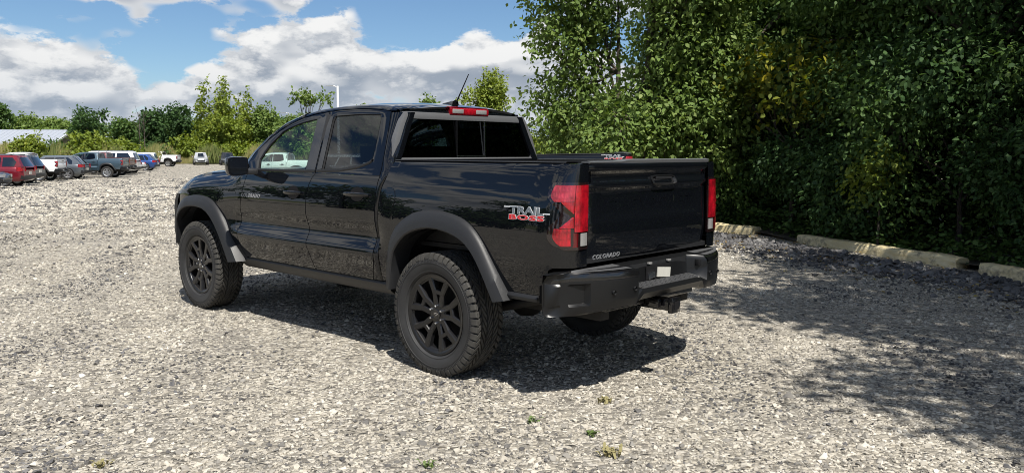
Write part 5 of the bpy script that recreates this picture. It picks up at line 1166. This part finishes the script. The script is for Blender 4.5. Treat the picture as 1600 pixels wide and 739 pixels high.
for i, t in enumerate(np.linspace(-4.2, 11.2, 11)):
    rg = np.random.default_rng(200 + i); hgt = rg.uniform(2.3, 3.4); lob = blob(rg, 12, 1.0, .18, hgt - .4, .50, .15)
    near_tree(t, -1.62 + rg.uniform(-.2, .2), hgt * .7, lob, 'leaf_dark' if i % 3 else 'leaf_mid', near_labels[i], 300 + i, 1650 if t < 9 else 700, .078, .33, 8, .045, .35, .35, 'shrub', 'shrub', 'shrubs under the wood beside the lot', tl=8, fine=True)
for i, t in enumerate(np.linspace(-5.5, 15.0, 13)):
    rg = np.random.default_rng(230 + i); hgt = rg.uniform(2.6, 3.8); lob = blob(rg, 9, 1.15, .4, hgt - .3, .75, 0)
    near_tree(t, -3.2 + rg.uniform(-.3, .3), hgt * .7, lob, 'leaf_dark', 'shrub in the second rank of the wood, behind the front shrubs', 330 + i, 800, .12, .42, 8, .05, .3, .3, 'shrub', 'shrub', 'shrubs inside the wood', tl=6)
tree_specs = [(-3.0, -3.4, 'leaf_mid', 'tree rising behind the kerb block near the tailgate'), (-.2, -3.0, 'leaf_mid', 'tree with hanging leaves behind the first kerb gap'), (2.4, -3.2, 'leaf_mid', 'dark tree behind the left end of the long kerb block'), (4.9, -2.9, 'leaf_dark', 'dark tree behind the middle of the long kerb block'), (7.3, -3.2, 'leaf_dark', 'dark tree behind the right end of the long kerb block'), (9.8, -2.8, 'leaf_dark', 'dark tree cut by the right edge of the photo'), (12.6, -3.0, 'leaf_dark', 'tree just outside the right edge of the photo')]  # darker leaf colour towards the right carries the shade of the wood
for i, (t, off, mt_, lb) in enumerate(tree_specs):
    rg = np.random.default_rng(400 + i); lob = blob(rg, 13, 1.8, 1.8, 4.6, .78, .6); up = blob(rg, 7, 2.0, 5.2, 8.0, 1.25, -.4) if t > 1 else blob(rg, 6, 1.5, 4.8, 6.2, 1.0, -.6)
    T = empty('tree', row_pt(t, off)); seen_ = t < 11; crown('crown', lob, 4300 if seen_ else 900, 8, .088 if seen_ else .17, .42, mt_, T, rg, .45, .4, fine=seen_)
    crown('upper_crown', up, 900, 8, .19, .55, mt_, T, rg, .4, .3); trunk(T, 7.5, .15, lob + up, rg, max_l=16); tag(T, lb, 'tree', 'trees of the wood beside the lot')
# a second rank closes the view through the wood
for i, t in enumerate(np.linspace(-6, 14, 9)):
    rg = np.random.default_rng(600 + i); lob = blob(rg, 10, 2.2, 1.2, 8.5, 1.5)
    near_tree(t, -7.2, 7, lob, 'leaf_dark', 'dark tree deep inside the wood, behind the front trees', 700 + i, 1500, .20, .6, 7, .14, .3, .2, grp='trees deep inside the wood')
# yellowing branches hanging in front
rg = np.random.default_rng(55)
near_tree(1.6, -1.3, 3.0, [((-.2, .5, 2.95), (.85, .85, .34)), ((.5, .4, 2.55), (.5, .5, .25)), ((-.7, .8, 2.40), (.55, .55, .28)), ((1.0, .3, 2.75), (.45, .45, .2))], 'leaf_yellow', 'sapling with yellowing leaves hanging over the first kerb gap', 901, 190, .12, .45, 8, .05, .2, .3, 'sapling', 'sapling', tl=4, fine=True)
near_tree(4.5, -.55, 1.6, [((0, .2, 1.35), (.32, .32, .22)), ((.2, .1, 1.05), (.25, .25, .2))], 'leaf_lime', 'small bright green sapling above the long kerb block', 902, 90, .09, .28, 8, .02, .2, .2, 'sapling', 'sapling', tl=2)
# the sunlit trees at the wood's open end, sunlight put into paler leaves
rg = np.random.default_rng(33)
P_ = at(955, 19.5)
def end_tree(px, depth, lobes, mat, label, seed, ns, leaf, h, r=.12, shell=.3, dens_per=8, slen=.5):
    rg = np.random.default_rng(seed); T = empty('tree', at(px, depth)); crown('crown', lobes, ns, dens_per, leaf, slen, mat, T, rg, shell, .3, fine=True); trunk(T, h, r, lobes, rg, max_l=12, start=.4); tag(T, label, 'tree', 'trees of the wood beside the lot'); return T
def lobes_px(depth, px0, items):
    """lobes given as (picture column, row, radius in m, depth offset)"""
    q0 = at(px0, depth); L = []
    for px, py, rad, dd in items:
        d = depth + dd; q = at(px, d); L.append(((q.x - q0.x, q.y - q0.y, height_at(py, d) - q0.z), (rad, rad, rad * .8)))
    return L
end_tree(962, 19, lobes_px(19, 962, [(880, 10, .7, 0), (905, 35, .55, .5), (850, 52, .35, 0), (872, 72, .5, -.3), (920, 75, .5, .3), (935, 20, .6, 0), (900, 108, .45, 0), (870, 140, .5, .2), (905, 155, .55, -.3), (935, 165, .5, .4), (862, 175, .45, 0), (890, 200, .6, 0), (930, 205, .6, 0), (985, 185, .6, 0), (880, -60, 1.1, 0), (940, -80, 1.3, 0), (900, -170, 1.3, 0)]), 'leaf_light', 'sunlit tree with bare trunk at the open end of the wood', 31, 3300, .115, 5.0, .10, .2)
end_tree(1010, 15.5, lobes_px(15.5, 1010, [(1045, 65, .6, 0), (1070, 25, .7, 0), (1040, 110, .7, .3), (1000, 170, .6, 0), (1060, 170, .8, 0), (1020, 215, .7, 0), (960, 215, .6, -.4), (1090, 90, .8, 0), (1060, -60, 1.1, 0), (1090, -40, 1.2, 0), (1100, 210, .7, 0)]), 'leaf_light', 'leafy tree joining the sunlit end tree to the dark wood', 32, 3300, .105, 6.0, .12, .35)
# big tree just right of the camera whose limbs shade the gravel
def big_tree(loc, lobes, limbs, seed, label, ns=1500, nl=1500):
    rg = np.random.default_rng(seed); T = empty('tree', loc); L = [((c[0] - loc[0], c[1] - loc[1], c[2]), r_) for c, r_ in lobes]; K = [((c[0] - loc[0], c[1] - loc[1], c[2]), r_) for c, r_ in limbs]
    crown('crown', L, ns, 9, .17, .6, 'leaf_mid', T, rg, .2, .25); crown('limb_foliage', K, nl, 9, .15, .5, 'leaf_mid', T, rg, .1, .25); trunk(T, 7.5, .28, L + K, rg, max_l=20); tag(T, label, 'tree', 'tall trees beside the camera'); return T
big_tree((-8.6, -5.2, 0), [((-8.8, -2.6, 8), (2.2, 2.0, 1.4)), ((-7.6, -4.6, 8.4), (2.2, 2.2, 1.6)), ((-10.2, -1.4, 7.8), (1.8, 1.6, 1.2)), ((-10.4, -5.0, 8), (2.2, 2.2, 1.6)), ((-8.5, -6.6, 6.5), (2., 2., 1.6))],
    [((-5.65, -1.5, 6.6), (1.5, 1.05, .6)), ((-4.5, -1.2, 6.6), (.85, .5, .4)), ((-6.75, -2.35, 6.7), (1.4, 1.1, .6)), ((-4.0, -3.1, 6.2), (.9, .7, .4)), ((-5.5, -3.6, 6.4), (1.2, .9, .5)), ((-6.7, .85, 6.7), (.8, .55, .4)), ((-7.4, .15, 6.8), (.9, .75, .5)), ((-7.9, 1.4, 7.0), (.6, .5, .4)), ((-3.0, -4.9, 5.6), (.9, .8, .5))], 71, 'tall tree right of the camera whose limbs shade the gravel', 1300, 2300)
# unseen trees added behind the camera, to reflect as dark shapes in the paint
for i, (x, y) in enumerate(((10, 34), (19, 33), (27, 30), (34, 24), (40, 17), (2, 36), (-8, 34), (-17, 27))):
    rg = np.random.default_rng(800 + i); T = empty('tree', (x, y, ground_z(x, y))); h = rg.uniform(7, 9.5); lob = []
    for _ in range(12): a = rg.uniform(0, 6.28); r_ = 3.4 * math.sqrt(rg.random()); s_ = rg.uniform(1.3, 2.1); lob.append(((r_ * math.cos(a), r_ * math.sin(a), rg.uniform(.15, .85) * h), (s_, s_, s_ * .8)))
    crown('crown', lob, 900, 6, .42, .9, 'leaf_dark', T, rg, .3, .1, wid=.36); trunk(T, h * .7, .2, lob, rg); tag(T, 'unseen tree added behind the camera to reflect dark in the paint', 'tree', 'trees added behind the camera')

# low plants and fallen leaves where the wood meets the gravel
rg = np.random.default_rng(88); n = 11000; t = rg.uniform(-5, 13, n); off = -.50 - np.abs(rg.normal(0, .8, n)); q = O0[None] + D_[None] * t[:, None] + NL[None] * off[:, None]
z = .03 + np.abs(rg.normal(0, .16, n)) * np.clip(-off * 2, .3, 1.3); A = np.c_[rg.normal(size=(n, 2)), rg.normal(.1, .4, n)]; Nn = np.c_[rg.normal(0, .5, (n, 2)), np.ones(n)]
gc = leaf_object('ground_cover', np.c_[q, z], A, Nn, rg.uniform(.05, .11, n), np.clip(rg.normal(.5, .25, n), 0, 1), 'leaf_mid', None, .32, True); tag(gc, 'low leafy plants along the foot of the wood', 'ground cover', kind='stuff')
M['dead_leaf'] = leaf_material('dead_leaf', [(0, (.10, .06, .025)), (.5, (.20, .13, .05)), (1, (.33, .27, .08))], .1, .8)
n = 2600; t = rg.uniform(-5, 13, n); off = rg.normal(.45, .55, n); q = O0[None] + D_[None] * t[:, None] + NL[None] * off[:, None]; zz = np.array([lot_z(*k_) for k_ in q]) + .022
fl = leaf_object('fallen_leaves', np.c_[q, zz], np.c_[rg.normal(size=(n, 2)), rg.normal(0, .12, n)], np.c_[rg.normal(0, .25, (n, 2)), np.ones(n)], rg.uniform(.03, .065, n), rg.random(n), 'dead_leaf', None, .34, True); tag(fl, 'dry fallen leaves scattered along the kerb blocks', 'leaves', kind='stuff')
